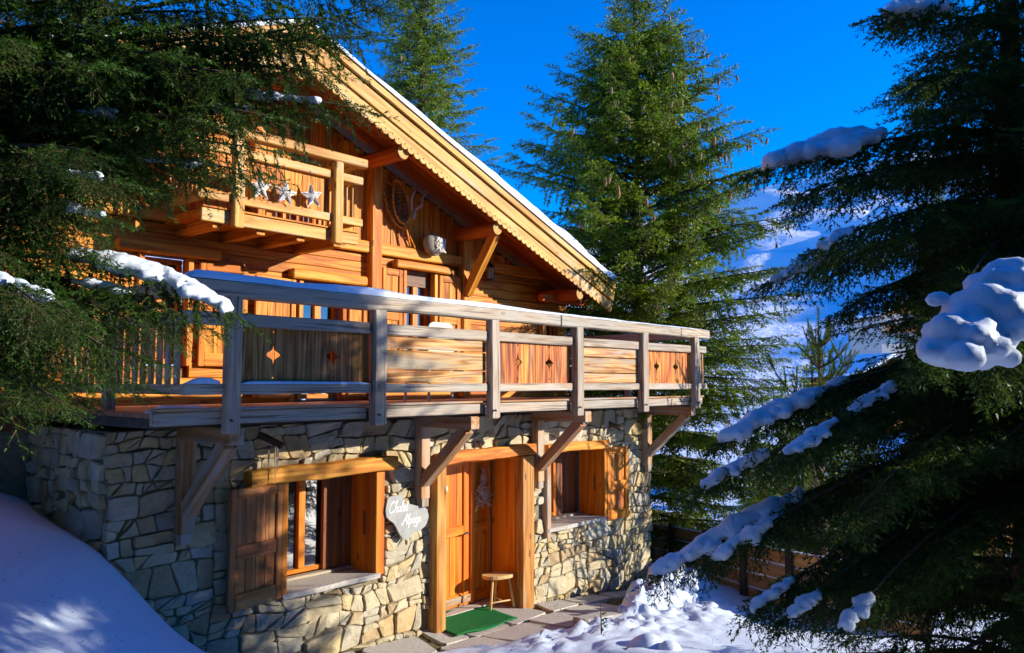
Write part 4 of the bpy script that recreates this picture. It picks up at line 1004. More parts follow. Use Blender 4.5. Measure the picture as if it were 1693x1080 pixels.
# doormat
cs = [(7.24, .42), (8.34, .40), (8.16, -.46), (7.06, -.42)]; V = []; F = []; nU, nV = 30, 24
for i in range(nU+1):
    for j in range(nV+1):
        u, v2 = i/nU, j/nV; x = (cs[0][0]*(1-u)+cs[1][0]*u)*(1-v2)+(cs[3][0]*(1-u)+cs[2][0]*u)*v2; y = (cs[0][1]*(1-u)+cs[1][1]*u)*(1-v2)+(cs[3][1]*(1-u)+cs[2][1]*u)*v2
        V.append((x-7.68, y, h0s(x, y)+.044+.01*vnoise(x*3, y*3, 5)+(.012*math.sin(u*9) if v2 > .92 else 0)))
for i in range(nU):
    for j in range(nV): a = i*(nV+1)+j; F.append((a, a+1, a+nV+2, a+nV+1))
Vb = [(x, y, z-.018) for x, y, z in V]; nn = len(V)
ring = [i*(nV+1) for i in range(nU+1)]+[nU*(nV+1)+j for j in range(1, nV+1)]+[i*(nV+1)+nV for i in range(nU-1, -1, -1)]+[j for j in range(nV-1, 0, -1)]
F = F+[(ring[i], ring[(i+1) % len(ring)], nn+ring[(i+1) % len(ring)], nn+ring[i]) for i in range(len(ring))]
mt = mesh_obj('doormat', V+Vb, F, M['mat'], None, Matrix.Translation((7.68, 0, 0)), smooth=True); tag(mt, 'green artificial turf doormat before the orange entrance door', 'doormat')
# garden chair behind the railing
c = at_y(727, 536, .35); ch = tag(empty('garden_chair', (c[0], .55, 2.846)), 'cream garden chair on the terrace, its rounded back showing above the rail', 'chair')
bk = [(-.23, .45)]+[(-.23, .86), (-.20, .90), (-.15, .92), (.15, .92), (.20, .90), (.23, .86), (.23, .45)]
ztop = c[2]-2.846+.02; kz = ztop/.92
plate('backrest', [(x, y*kz) for x, y in bk], .03, M['cream'], ch, basis((0, -.2, 0), (1, 0, 0), (0, 0, 1), (0, -1, 0))); beam('back_slot', (-.15, -.236, .84*kz), (.15, -.236, .84*kz), .006, .012, M['iron'], ch)
plate('seat', [(-.23, -.19), (.23, -.19), (.21, .25), (-.21, .25)], .035, M['cream'], ch, Matrix.Translation((0, 0, .42)))
for x in (-.2, .2):
    for y in (-.21, .22): beam('leg', (x*1.1, y*1.1, 0), (x, y, .42), .035, .035, M['cream'], ch, up=(0, 1, 0))

# ---- fence down the right of the path
fp = [(14.6, 1.5), (13.78, .45), (13.25, -.55), (12.82, -1.45), (12.42, -2.4), (12.05, -3.4), (11.8, -4.5)]
fence = tag(empty('board_fence', (13.2, -.6, -.6)), 'low fence of broad orange-brown boards with snow on their edges, beside the path', 'fence')
fo = Vector((13.2, -.6, -.6))
for i, (x, y) in enumerate(fp):
    z = h0s(x, y); beam('post', Vector((x, y, z-.2))-fo, Vector((x, y, z+1.02))-fo, .11, .11, M['dark_wood'], fence, up=(0, 1, 0))
    if i < len(fp)-1:
        x2, y2 = fp[i+1]; z2 = h0s(x2, y2)
        for j in range(4):
            hz = .14+j*.235; o_ = Vector((.06, .03, 0))
            beam('board', Vector((x, y, z+hz))-fo+o_, Vector((x2, y2, z2+hz))-fo+o_, .035, .215, M['fence'], fence, seg=2, wob=.004)
            beam('snow_edge', Vector((x, y, z+hz+.115))-fo+o_, Vector((x2, y2, z2+hz+.115))-fo+o_, .05, .018, M['snow_clump'], fence, seg=5, wob=.004)

# ---- twig sapling and snow-capped stub at the drift's edge
b_ = at_z(994, 1062, .12); tw = tag(empty('bare_sapling', tuple(b_)), 'thin dark sapling with a few dry leaves standing in the snow before the kerb', 'sapling')
tube('stem', [(0, 0, -.1), (.005, 0, .2), (0, .01, .45)], [.012, .009, .004], M['twig'], tw, 5)
parts = []
for k in range(34):
    zz = random.uniform(.05, .34); a = random.uniform(0, 6.28); L = random.uniform(.03, .09); p = Vector((0, 0, zz)); d = Vector((math.cos(a), math.sin(a), random.uniform(-.2, .5)))*L; s_ = Vector((-math.sin(a), math.cos(a), .3))*.014
    parts.append(([p+d*.5-s_, p+d*.5+s_, p+d*1.3+s_*.3, p+d*1.3-s_*.3], [(0, 1, 2, 3)]))
V, F = merge(parts); mesh_obj('leaves', V, F, M['needle_dark'], tw)
for (px, py, r, lab) in ((1065, 1072, .17, 'shaded snow-capped stump with a twig, at the bottom edge of the drift'), (1105, 1080, .13, 'low rounded snow-capped tuft right beside the twig stump')):
    b_ = at_z(px, py, .2); e = [(random.uniform(-r*.5, r*.5), random.uniform(-r*.5, r*.5), random.uniform(-.06, .06), r*.8, r*.8, r*.6) for _ in range(6)]
    st_ = tag(empty('snowy_stump', tuple(b_)), lab, 'stump'); metaball_mesh('snow_cap', e, .035, M['snow_clump'], st_); tube('stub', [(0, 0, -.4), (0, 0, -.05)], r*.5, M['bark'], st_, 8); tube('twig', [(-.05, 0, .0), (-.25, .05, .06), (-.34, .02, .05)], .012, M['twig'], st_, 5)

# ---- far chalets
def far_house(lab, loc, rz, wdt, dep, hgt, wall, rows, cols):
    r = tag(empty('village_chalet', loc, rz), lab, 'chalet', 'chalets of the village below')
    a, d = wdt/2, dep/2; boxes('wall', [(-a, a, -d, d, -2, hgt)], M[wall], r)
    rise = wdt*.24; ov = .6
    V = [(-a-ov, -d-ov, hgt-ov*.48), (0, -d-ov, hgt+rise), (a+ov, -d-ov, hgt-ov*.48), (-a-ov, d+ov, hgt-ov*.48), (0, d+ov, hgt+rise), (a+ov, d+ov, hgt-ov*.48)]
    V += [(x, y, z-.2) for x, y, z in V]
    F = [(0, 1, 4, 3), (1, 2, 5, 4), (6, 9, 10, 7), (7, 10, 11, 8), (0, 6, 7, 1), (1, 7, 8, 2), (3, 4, 10, 9), (4, 5, 11, 10), (0, 3, 9, 6), (2, 8, 11, 5)]
    rf = mesh_obj('roof', V, F, M['dark_wood'], r)
    V2 = [(x, y, z+(.35 if k < 6 else .205)) for k, (x, y, z) in enumerate(V)]; mesh_obj('roof_snow', V2, F, M['snow_clump'], rf)
    mesh_obj('gable', [(-a, -d+.01, hgt), (a, -d+.01, hgt), (0, -d+.01, hgt+a*.48), (-a, -d+.3, hgt), (a, -d+.3, hgt), (0, -d+.3, hgt+a*.48)], [(0, 1, 2), (5, 4, 3), (0, 2, 5, 3), (1, 4, 5, 2)], M['larch'], r)
    for i in range(rows):
        for j in range(cols):
            x = -a+wdt*(j+.5)/cols; z = .5+i*hgt/rows
            w_ = boxes('window', [(x-.5, x+.5, -d-.06, -d-.012, z, z+1.25)], M['paint'], r)
            for s_ in (-1, 1): boxes('pane', [(x+s_*.24-.19, x+s_*.24+.19, -d-.075, -d-.062, z+.09, z+1.16)], M['glass'], w_)
    bl = boxes('balcony', [(-a, a, -d-1.0, -d-.005, hgt*.5-.1, hgt*.5)], M['larch'], r); beam('rail', (-a, -d-1, hgt*.5+.9), (a, -d-1, hgt*.5+.9), .1, .12, M['brace'], bl)
    for j in range(int(wdt/.5)): beam('slat', (-a+.25+j*.5, -d-1, hgt*.5), (-a+.25+j*.5, -d-1, hgt*.5+.88), .25, .05, M['larch'], bl, up=(0, 1, 0))
p = at_d(1428, 672, 80); far_house('distant brown chalet with white windows, seen under the snowy branch', (p[0], p[1], p[2]-1.0), rad(-30), 7, 7, 4.2, 'larch', 2, 3)
p = at_d(1606, 880, 25); far_house('reddish brown chalet under a thick snowy roof, glimpsed through the right spruce', (p[0], p[1], p[2]-1.0), rad(-55), 6, 6, 2.6, 'shutter', 1, 3)
p = at_d(1475, 540, 120); far_house('pale plastered chalet higher on the slope, between the spruce branches', (p[0], p[1], p[2]-3.5), rad(-40), 9, 8, 5, 'plaster', 2, 3)

# ---- mountain across the valley
nr, na = 90, 220; V = []; az = np.linspace(rad(-75), rad(75), na)
A_, R_ = np.meshgrid(az, np.linspace(0, 1, nr)); rr_ = 110+850*R_**1.15
ang = YAW-A_; XX = rr_*np.cos(ang); YY = -7.46+rr_*np.sin(ang)
ridge = np.interp(np.degrees(A_), [-75, -30, 0, 2, 8, 14, 18, 24, 32, 45, 75], [135, 165, 188, 191.5, 203, 221, 234, 253, 268, 285, 300])
ZZ = -10+ridge*R_**1.25+(fbm(XX*.010, YY*.010, 5, 71)-.5)*95*np.clip(R_*1.6, 0, 1)*(1-.55*R_)+(fbm(XX*.05, YY*.05, 4, 72)-.5)*7*R_
idx = np.arange(nr*na).reshape(nr, na); Q = np.stack([idx[:-1, :-1], idx[1:, :-1], idx[1:, 1:], idx[:-1, 1:]], -1).reshape(-1, 4)
def mk_mtn():
    s = NT('mountain_snow'); tc = s.n('ShaderNodeTexCoord').outputs['Object']; n = s.noise(tc, .012, 6, .65); n2 = s.noise(s.vmul(tc, (.06, .06, .16)), 1, 5, .7)
    rk = s.ramp(s.math('ADD', s.math('MULTIPLY', n, .6), s.math('MULTIPLY', n2, .4)), [(.60, (0, 0, 0)), (.66, (.6, .6, .6))])
    s.bsdf(s.mix(rk, (.84, .86, .9), (.20, .19, .18)), .7, s.bump(n2, .6, 3.0), .2); return s.m
mo = tri_mesh('mountain', np.stack([XX, YY, ZZ], -1).reshape(-1, 3), Q, [mk_mtn()], smooth=True); tag(mo, kind='structure')
# scattered wood on the mountain, one mass
V = []; T = []
for _ in range(260):
    i = random.randrange(8, nr-1); j = random.randrange(40, na-40)
    if fbm(XX[i, j]*.012, YY[i, j]*.012, 3, 90) < .50 and i < nr-4: continue
    x, y, z = XX[i, j]+random.uniform(-4, 4), YY[i, j]+random.uniform(-4, 4), ZZ[i, j]-.8; h = random.uniform(2.5, 5.5); r = h*.24; b = len(V)
    for q in range(5): V.append((x+r*math.cos(q*1.257), y+r*math.sin(q*1.257), z))
    V.append((x, y, z+h)); T += [(b+q, b+(q+1) % 5, b+5) for q in range(5)]
tag(tri_mesh('far_wood', np.array(V), np.array(T), [M['needle_dark']]), 'scattered dark conifers on the far snowy mountainside', 'wood', kind='stuff')

# ================================================================== TREES
def spray_template(rng, ell, nl, nw, sp, step, fork=False, flat=.75):
    """one flat fan of shoots set with needles, axis along +x; returns verts, tris, material index (1 = twig bark)"""
    sh = []; cur = lambda x: -.10*x*x/ell
    sh.append((np.array([0, 0, 0.]), np.array([ell, rng.uniform(-.06, .06)*ell, cur(ell)])))
    x = .10*ell; s = 1
    while x < .94*ell:
        L = .46*ell*(1-.68*x/ell)*rng.uniform(.75, 1.2); a = rad(rng.uniform(40, 58))
        p = np.array([x, 0, cur(x)]); d = np.array([math.cos(a), s*math.sin(a), rng.uniform(-.22, .04)]); sh.append((p, p+d*L))
        if fork and L > .12:
            for q in (.4, .7):
                b = a+rad(rng.uniform(25, 45))*rng.choice((-1, 1)); d2 = np.array([math.cos(b), s*math.sin(b), -.1]); p2 = p+d*L*q; sh.append((p2, p2+d2*L*.42))
        x += step*rng.uniform(.7, 1.3)*(.5 if s > 0 else 1); s = -s
    V = []; T = []; Mi = []
    for a, b in sh:
        d = b-a; L = np.linalg.norm(d); d = d/L; u = np.cross(d, [0, 0, 1.]); u /= np.linalg.norm(u); v = np.cross(u, d)
        k = len(V); wv = max(.0022, nw*.32)
        V += [a-u*wv, a+u*wv, b]; T.append((k, k+1, k+2)); Mi.append(1)
        n = max(3, int(L/sp))
        for i in range(n):
            t = (i+rng.random())/n; p = a+d*L*t; ph = rng.uniform(0, 2*math.pi); o = u*math.cos(ph)+v*math.sin(ph)*flat+v*.22
            o /= np.linalg.norm(o); dd = d*.62+o*.78; wq = np.cross(dd, o); nn = np.linalg.norm(wq); wq = wq/nn if nn > 1e-6 else u
            ln = nl*rng.uniform(.8, 1.15); k = len(V); V += [p-wq*nw/2, p+wq*nw/2, p+dd*ln]; T.append((k, k+1, k+2)); Mi.append(0)
        k = len(V); V += [b-u*nw/2, b+u*nw/2, b+d*nl*.8]; T.append((k, k+1, k+2)); Mi.append(0)
    return np.array(V), np.array(T), np.array(Mi)
def candle_template(rng, ell, nl, nw, sp):
    V = []; T = []; Mi = []; d = np.array([1., 0, 0]); u = np.array([0, 1., 0]); v = np.array([0, 0, 1.])
    V += [-u*.006, u*.006, d*ell]; T.append((0, 1, 2)); Mi.append(1); n = int(ell/sp)
    for i in range(n):
        t = (i+rng.random())/n; ph = rng.uniform(0, 6.283); o = u*math.cos(ph)+v*math.sin(ph); dd = d*.75+o*.62; wq = np.cross(dd, o); wq /= np.linalg.norm(wq); k = len(V); p = d*ell*t
        V += [p-wq*nw/2, p+wq*nw/2, p+dd*nl*rng.uniform(.8, 1.1)]; T.append((k, k+1, k+2)); Mi.append(0)
    return np.array(V), np.array(T), np.array(Mi)
def place(templates, items):
    """items: (variant, scale, origin, x-axis, z-hint)"""
    Vs, Ts, Ms = [], [], []; base = 0
    for vi, (tv, tt, tm) in enumerate(templates):
        it = [i for i in items if i[0] == vi]
        if not it: continue
        O = np.array([i[2] for i in it]); Xa = np.array([i[3] for i in it], float); Zh = np.array([i[4] for i in it], float); S = np.array([i[1] for i in it])
        Xa /= np.linalg.norm(Xa, axis=1, keepdims=True); Ya = np.cross(Zh, Xa); Ya /= np.linalg.norm(Ya, axis=1, keepdims=True)+1e-9; Za = np.cross(Xa, Ya)
        R3 = np.stack([Xa, Ya, Za], 1)                         # rows are axes
        P = np.einsum('vk,nkc->nvc', tv, R3)*S[:, None, None]+O[:, None, :]
        n, nv = len(it), len(tv); Vs.append(P.reshape(-1, 3)); Ts.append((tt[None]+(np.arange(n)*nv)[:, None, None]).reshape(-1, 3)+base); Ms.append(np.tile(tm, n)); base += n*nv
    return np.concatenate(Vs), np.concatenate(Ts), np.concatenate(Ms)
def branch_curve(p0, az, L, up, dr, tip, n=9, sway=0.0):
    u = np.linspace(0, 1, n); a = az+sway*u*u; r = L*u; z = L*(up*u-dr*u*u+tip*u**3)
    return np.stack([p0[0]+r*np.cos(a), p0[1]+r*np.sin(a), p0[2]+z], 1)
def bezier(p0, p1, p2, n=10):
    t = np.linspace(0, 1, n)[:, None]; return (1-t)**2*np.array(p0)+2*t*(1-t)*np.array(p1)+t*t*np.array(p2)
def clothe(curve, items, rng, nvar, ell, gap, hang=0.0, start=.18, sc0=.55, sc1=1.1, side_fall=.25, dens=1.0):
    """set fans along both sides of a branch"""
    seg = np.linalg.norm(np.diff(curve, axis=0), axis=1); cum = np.concatenate([[0], np.cumsum(seg)]); L = cum[-1]; s = L*start; k = 0
    while s < L:
        t = s/L; p = np.array([np.interp(s, cum, curve[:, c]) for c in range(3)]); q = np.array([np.interp(min(L, s+.05), cum, curve[:, c]) for c in range(3)])-np.array([np.interp(max(0, s-.05), cum, curve[:, c]) for c in range(3)])
        d = q/(np.linalg.norm(q)+1e-9); side = np.cross([0, 0, 1.], d); side /= np.linalg.norm(side)+1e-9
        if rng.random() < dens:
            for sg in (1, -1):
                a = rad(rng.uniform(38, 68)*(1-.45*t)); x = d*math.cos(a)+side*sg*math.sin(a)+np.array([0, 0, -rng.uniform(.0, side_fall*2)])
                if rng.random() < hang: x = d*.35+side*sg*rng.uniform(.1, .5)+np.array([0, 0, -1.0])
                sc = (sc1-(sc1-sc0)*abs(t-.45)/.55)*rng.uniform(.75, 1.2)
                zh = np.array([0, 0, 1.])+side*sg*rng.uniform(-.9, .9)+d*rng.uniform(-.4, .4); items.append((rng.integers(nvar), sc, p, x, zh if abs(x[2])/np.linalg.norm(x) < .8 else d+side*.3))
        s += gap*rng.uniform(.75, 1.25); k += 1
    items.append((rng.integers(nvar), .8, curve[-1]-(curve[-1]-curve[-2])*.3, curve[-1]-curve[-2], np.array([0, 0, 1.])))
def limb(V, F, curve, r0, r1, k=5):
    n = len(curve); v, f = tube_data([tuple(p) for p in curve], [r0+(r1-r0)*i/(n-1) for i in range(n)], k); b = len(V); V += [tuple(x) for x in v]; F += [tuple(b+i for i in q) for q in f]
def spruce(name, label, base, H, rfun, z_low, seed, ell=.45, lod='mid', whorl=.28, per=6, gap=.13, hang=0.0, form=lambda s: (.25, .5, .22), keys=(), mat='needle', group=None, az_dens=None, cones=None, trunk_r=None, side_fall=.22, templates=None, rot=None):
    rng = np.random.default_rng(seed); base = np.array(base, float); root = tag(empty(name, tuple(base)), label, 'tree', group)
    if templates is None:
        prm = dict(near=(.033, .0105, .0135, .070, True), near2=(.043, .0170, .0200, .074, True), mid=(.068, .038, .058, .080, False), far=(.10, .05, .07, .12, False))[lod]
        templates = [spray_template(rng, ell*rng.uniform(.9, 1.1), *prm) for _ in range(5)]
    items = []; tv = []; tf = []; snow_on = []
    tr = trunk_r or H*.012+.05; npt = 12
    limb(tv, tf, np.array([[.03*math.sin(i*1.7), .03*math.cos(i*1.3), H*.98*i/(npt-1)-.3*(i == 0)] for i in range(npt)]), tr, .012, 10)
    z = z_low; a0 = 0
    while z < H*.985:
        s = z/H; R = rfun(z); m = per if R > .8 else max(4, per-2); a0 += 2.399
        for k in range(m):
            az_ = a0+2*math.pi*k/m+rng.uniform(-.25, .25); L = R*rng.uniform(.72, 1.08); up, dr, tip = form(s); up += rng.uniform(-.1, .1)
            dens = 1.0 if az_dens is None else az_dens(az_, z)
            if dens <= 0: continue
            c = branch_curve((0, 0, z+rng.uniform(-.1, .1)), az_, L, up, dr, tip, sway=rng.uniform(-.25, .25))
            limb(tv, tf, c, .012+.010*L, .003, 4); clothe(c, items, rng, len(templates), ell, gap, hang, .14 if R < 1.5 else .2, side_fall=side_fall, dens=dens, sc0=.5 if L > .8 else .4, sc1=1.1 if L > .8 else .6)
        z += whorl*rng.uniform(.8, 1.2)*(1 if R > .6 else .8)
    for kb in keys:
        c = np.array(kb)-base; limb(tv, tf, c, .022, .003, 5); clothe(c, items, rng, len(templates), ell, gap*.62, hang, .08, side_fall=side_fall, sc0=.6, sc1=1.15)
    items.append((0, .8, np.array([0, 0, H*.96]), np.array([0, 0, 1.]), np.array([1., 0, 0])))
    V, T, Mi = place(templates, items)
    cr = tri_mesh('crown', V, T, [M[mat], M['twig']], Mi, root)
    mesh_obj('trunk', tv, tf, M['bark'], root, smooth=True)
    print(name, 'sprays', len(items), 'tris', len(T))
    return root, items, rng
# cone mesh, shared
Vc, Fc = tube_data([(0, 0, 0), (0, 0, -.02), (.003, 0, -.06), (.004, 0, -.10), (0, 0, -.14)], [.006, .020, .024, .020, .006], 7)
cone_me = bpy.data.meshes.new('cone'); cone_me.from_pydata([tuple(v) for v in Vc], [], Fc); cone_me.materials.append(M['cone'])
def hang_cones(root, items, rng, n, pick):
    c = [i for i in items if pick(i)]
    for i in rng.choice(len(c), min(n, len(c)), replace=False):
        it = c[i]; x = it[3]/np.linalg.norm(it[3]); p = it[2]+x*.42*it[1]
        o = bpy.data.objects.new('cone', cone_me); link(o, root); o.location = p; s = rng.uniform(.9, 1.35); o.scale = (s, s, s); o.rotation_euler = (rng.uniform(-.25, .25), rng.uniform(-.25, .25), rng.uniform(0, 6))

# ---- the sunlit spruce behind the house corner
B = at_d(1058, 633, 16.8); cb = (B[0], B[1], h0s(B[0], B[1])-.1)
def r_c(z):
    zz = z+cb[2]; return float(np.interp(zz, [0, 2, 5, 6.8, 8.6, 9.9, 11.1, 12.6], [2.6, 2.9, 3.05, 2.8, 1.95, 1.2, .50, .05]))
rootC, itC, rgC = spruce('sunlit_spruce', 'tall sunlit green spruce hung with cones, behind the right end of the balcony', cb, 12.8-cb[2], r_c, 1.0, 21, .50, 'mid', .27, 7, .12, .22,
       lambda s: (.10+.75*s, .42, .20) , mat='needle', side_fall=.38)
hang_cones(rootC, itC, rgC, 85, lambda i: i[2][2] > 7.0 and np.dot(i[2], -_F)+.4*np.dot(i[2], _R) > .3)
# ---- the spruce behind the roof
B = at_d(692, 633, 24.0); bb = (B[0], B[1], h0s(B[0], B[1])-.1)
rootB, itB, rgB = spruce('roof_spruce', 'grey-green spruce full of cones rising behind the chalet roof', bb, 18.6-bb[2], lambda z: float(np.interp(z+bb[2], [0, 5, 10, 14.6, 18.6], [3.4, 3.0, 2.15, 1.0, .08])), 6.5, 33, .55, 'mid', .36, 7, .21, .3, lambda s: (.15+.6*s, .45, .2), mat='needle', side_fall=.25)
hang_cones(rootB, itB, rgB, 110, lambda i: i[2][2] > 8)

# ---- foreground spruce on the right, in its own shade, with snow on the fans
rb = np.array((8.20, -6.25, 0.0)); rb[2] = h0s(rb[0], rb[1])-.1
trunkR = lambda z: np.array([rb[0], rb[1], z])
def key(px, py, d, rise=.35, z0=None, mid=.55, lift=.25, trunk=None):
    tip = at_d(px, py, d); t0 = np.array([trunk[0], trunk[1], 0.]); hd = np.hypot(*(tip-t0)[:2]); z = tip[2]+rise*hd if z0 is None else z0
    p0 = np.array([trunk[0], trunk[1], z]); m = p0*(1-mid)+tip*mid; m[2] += lift
    return bezier(p0, m, tip, 11)
RK = [key(1245, 288, 6.3, .22, lift=.22, trunk=rb), key(1300, 330, 6.0, .25, lift=.2, trunk=rb), key(1262, 470, 6.5, .25, lift=.22, trunk=rb), key(1345, 415, 5.6, .25, trunk=rb), key(1440, 30, 6.3, .15, lift=.2, trunk=rb), key(1500, 140, 6.0, .2, trunk=rb),
      key(1380, 520, 6.4, .28, trunk=rb), key(1285, 680, 6.6, .28, lift=.2, trunk=rb), key(1400, 690, 6.0, .3, trunk=rb), key(1188, 735, 6.2, .30, lift=.25, trunk=rb), key(1155, 805, 6.6, .30, lift=.25, trunk=rb), key(1275, 770, 5.6, .32, trunk=rb),
      key(1082, 950, 6.4, .34, lift=.35, trunk=rb), key(1165, 935, 6.0, .34, lift=.3, trunk=rb), key(1240, 1010, 5.6, .30, lift=.25, trunk=rb), key(1290, 1030, 5.4, .28, trunk=rb), key(1390, 1040, 5.2, .30, trunk=rb), key(1400, 860, 5.2, .3, trunk=rb), key(1530, 600, 4.7, .42, lift=.25, trunk=rb), key(1640, 640, 4.5, .45, lift=.3, trunk=rb)]
def r_r(z):
    return float(np.interp(z+rb[2], [.3, 1.2, 2.4, 3.2, 4.8, 6.5, 8.5, 10.6], [2.2, 2.2, 1.7, 1.35, 1.1, .85, .6, .06]))
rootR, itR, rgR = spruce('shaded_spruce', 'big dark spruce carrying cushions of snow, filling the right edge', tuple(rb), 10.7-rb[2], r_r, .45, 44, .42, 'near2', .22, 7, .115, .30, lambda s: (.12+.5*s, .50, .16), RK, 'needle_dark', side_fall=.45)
# ---- foreground spruce on the left
lb = np.array((1.35, -1.55, 0.0)); lb[2] = h0s(lb[0], lb[1])-.1
LK = [key(625, 12, 5.0, .0, z0=4.55, lift=.15, trunk=lb), key(520, 60, 5.2, .0, z0=4.6, lift=.05, trunk=lb), key(590, 178, 5.0, -.10, z0=4.75, lift=.25, trunk=lb), key(470, 110, 4.8, .0, z0=4.8, lift=.2, trunk=lb), key(500, 190, 5.1, .0, z0=4.6, lift=.25, trunk=lb), key(400, 25, 4.9, 0, z0=5.2, lift=.2, trunk=lb),
      key(420, 285, 5.0, 0, z0=4.35, lift=.22, trunk=lb), key(320, 300, 4.9, 0, z0=4.3, lift=.2, trunk=lb), key(180, 360, 4.6, 0, z0=4.15, lift=.15, trunk=lb), key(455, 250, 4.7, 0, z0=4.5, lift=.2, trunk=lb), key(330, 200, 4.5, 0, z0=4.6, lift=.2, trunk=lb), key(200, 300, 4.3, 0, z0=4.3, lift=.15, trunk=lb),
      key(388, 520, 5.0, 0, z0=3.8, lift=.42, trunk=lb), key(330, 535, 4.9, 0, z0=3.7, lift=.30, trunk=lb), key(260, 550, 4.7, 0, z0=3.6, lift=.25, trunk=lb), key(170, 570, 4.5, 0, z0=3.5, lift=.2, trunk=lb), key(120, 520, 4.1, 0, z0=3.7, lift=.2, trunk=lb), key(60, 500, 3.9, 0, z0=3.7, lift=.2, trunk=lb), key(70, 620, 4.6, 0, z0=3.4, lift=.1, trunk=lb), key(560, 30, 4.6, 0, z0=5.0, lift=.2, trunk=lb), key(300, 90, 4.4, 0, z0=5.0, lift=.15, trunk=lb), key(640, -30, 4.9, 0, z0=5.2, lift=.15, trunk=lb), key(545, 120, 5.0, 0, z0=4.9, lift=.2, trunk=lb), key(480, 60, 4.7, 0, z0=5.0, lift=.15, trunk=lb), key(440, 190, 4.6, 0, z0=4.7, lift=.2, trunk=lb), key(380, 120, 4.4, 0, z0=4.9, lift=.2, trunk=lb), key(600, 60, 4.8, 0, z0=4.9, lift=.12, trunk=lb), key(180, 110, 4.2, 0, z0=5.0, lift=.1, trunk=lb), key(150, 250, 4.0, 0, z0=4.5, lift=.1, trunk=lb)]
def r_l(z): return float(np.interp(z+lb[2], [2.2, 3, 3.6, 3.85, 4.4, 4.9, 5.6, 8, 10.6], [.9, 1.4, 1.4, .95, 1.0, 1.5, 1.5, .8, .06]))
fwd_az = math.atan2(-_F[1], -_F[0])
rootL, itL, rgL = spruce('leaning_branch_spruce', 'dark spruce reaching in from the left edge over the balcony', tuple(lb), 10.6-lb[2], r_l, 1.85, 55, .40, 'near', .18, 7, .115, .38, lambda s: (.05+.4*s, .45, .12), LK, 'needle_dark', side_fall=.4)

# ---- snow cushions on the foreground branches
def cushion(root, base, lab, curve=None, t0=.5, t1=.95, wd=.16, th=.06, n=16, pts=None, seed=0, fall=.5, res=.028, sit=.4):
    rg = np.random.default_rng(seed); el = []
    if pts is None:
        ph = rg.uniform(0, 6.28)
        for i in range(n*4):
            t = t0+(t1-t0)*(i+rg.random())/(n*4); f = (t-t0)/(t1-t0); j = t*(len(curve)-1); a = int(min(j, len(curve)-2)); p = curve[a]+(curve[a+1]-curve[a])*(j-a); d = curve[a+1]-curve[a]; d /= np.linalg.norm(d)
            s = np.cross([0, 0, 1.], d); s /= np.linalg.norm(s); env = max(.12, math.sin(math.pi*min(1, .04+f*.94))**.45)*(.75+.3*math.sin(ph+f*9)*math.sin(ph*2+f*17))
            core = i % 3 == 0
            o = (rg.uniform(-.35, .35) if core else rg.choice((-1, 1))*rg.uniform(.35, 1.35))*wd*env
            r = wd*(rg.uniform(.5, .72) if core else rg.uniform(.26, .46))*env+.012
            el.append((*(p+s*o-base+np.array([0, 0, th*sit-fall*abs(o)**1.5/wd**.5*.75])), r, r, th*(rg.uniform(.9, 1.25) if core else rg.uniform(.55, .95))*(.4+.6*env)+.008))
    else:
        for (p, r) in pts: el.append((*(np.array(p)-base), r[0], r[1], r[2]))
    o = metaball_mesh('snow_cushion', el, res, M['snow_clump'], root); me = o.data; n_ = len(me.vertices); co = np.empty(n_*3, np.float32); no = np.empty(n_*3, np.float32)
    me.vertices.foreach_get('co', co); me.vertices.foreach_get('normal', no); co = co.reshape(-1, 3); no = no.reshape(-1, 3)
    dsp = (fbm(co[:, 0]*9+co[:, 2]*5, co[:, 1]*9+co[:, 2]*7, 4, seed, .6)-.5)*.062; me.vertices.foreach_set('co', (co+no*dsp[:, None]).astype(np.float32).ravel()); me.update()
    return o
cushion(rootR, rb, '', RK[0], .50, .95, .17, .075, 18, seed=1, sit=.8); cushion(rootR, rb, '', RK[4], .45, .88, .14, .06, 12, seed=2, sit=.8); cushion(rootR, rb, '', RK[2], .70, .97, .08, .03, 10, seed=3)
cushion(rootR, rb, '', RK[9], .68, .99, .13, .055, 10, seed=4, sit=.7); cushion(rootR, rb, '', RK[10], .78, 1.0, .08, .04, 9, seed=5); cushion(rootR, rb, '', RK[12], .60, 1.0, .14, .055, 20, seed=6, fall=.6)
cushion(rootR, rb, '', RK[13], .80, .97, .08, .035, 8, seed=7); cushion(rootR, rb, '', RK[11], .76, .95, .09, .03, 8, seed=8); cushion(rootR, rb, '', RK[7], .7, .97, .08, .028, 10, seed=9); cushion(rootR, rb, '', RK[8], .74, .99, .08, .03, 9, seed=10)
cushion(rootR, rb, '', RK[14], .86, 1.0, .05, .022, 6, seed=11); cushion(rootR, rb, '', RK[15], .86, .98, .05, .022, 6, seed=12); cushion(rootR, rb, '', RK[16], .86, 1.0, .06, .025, 6, seed=13); cushion(rootR, rb, '', RK[3], .84, .97, .06, .03, 7, seed=14)
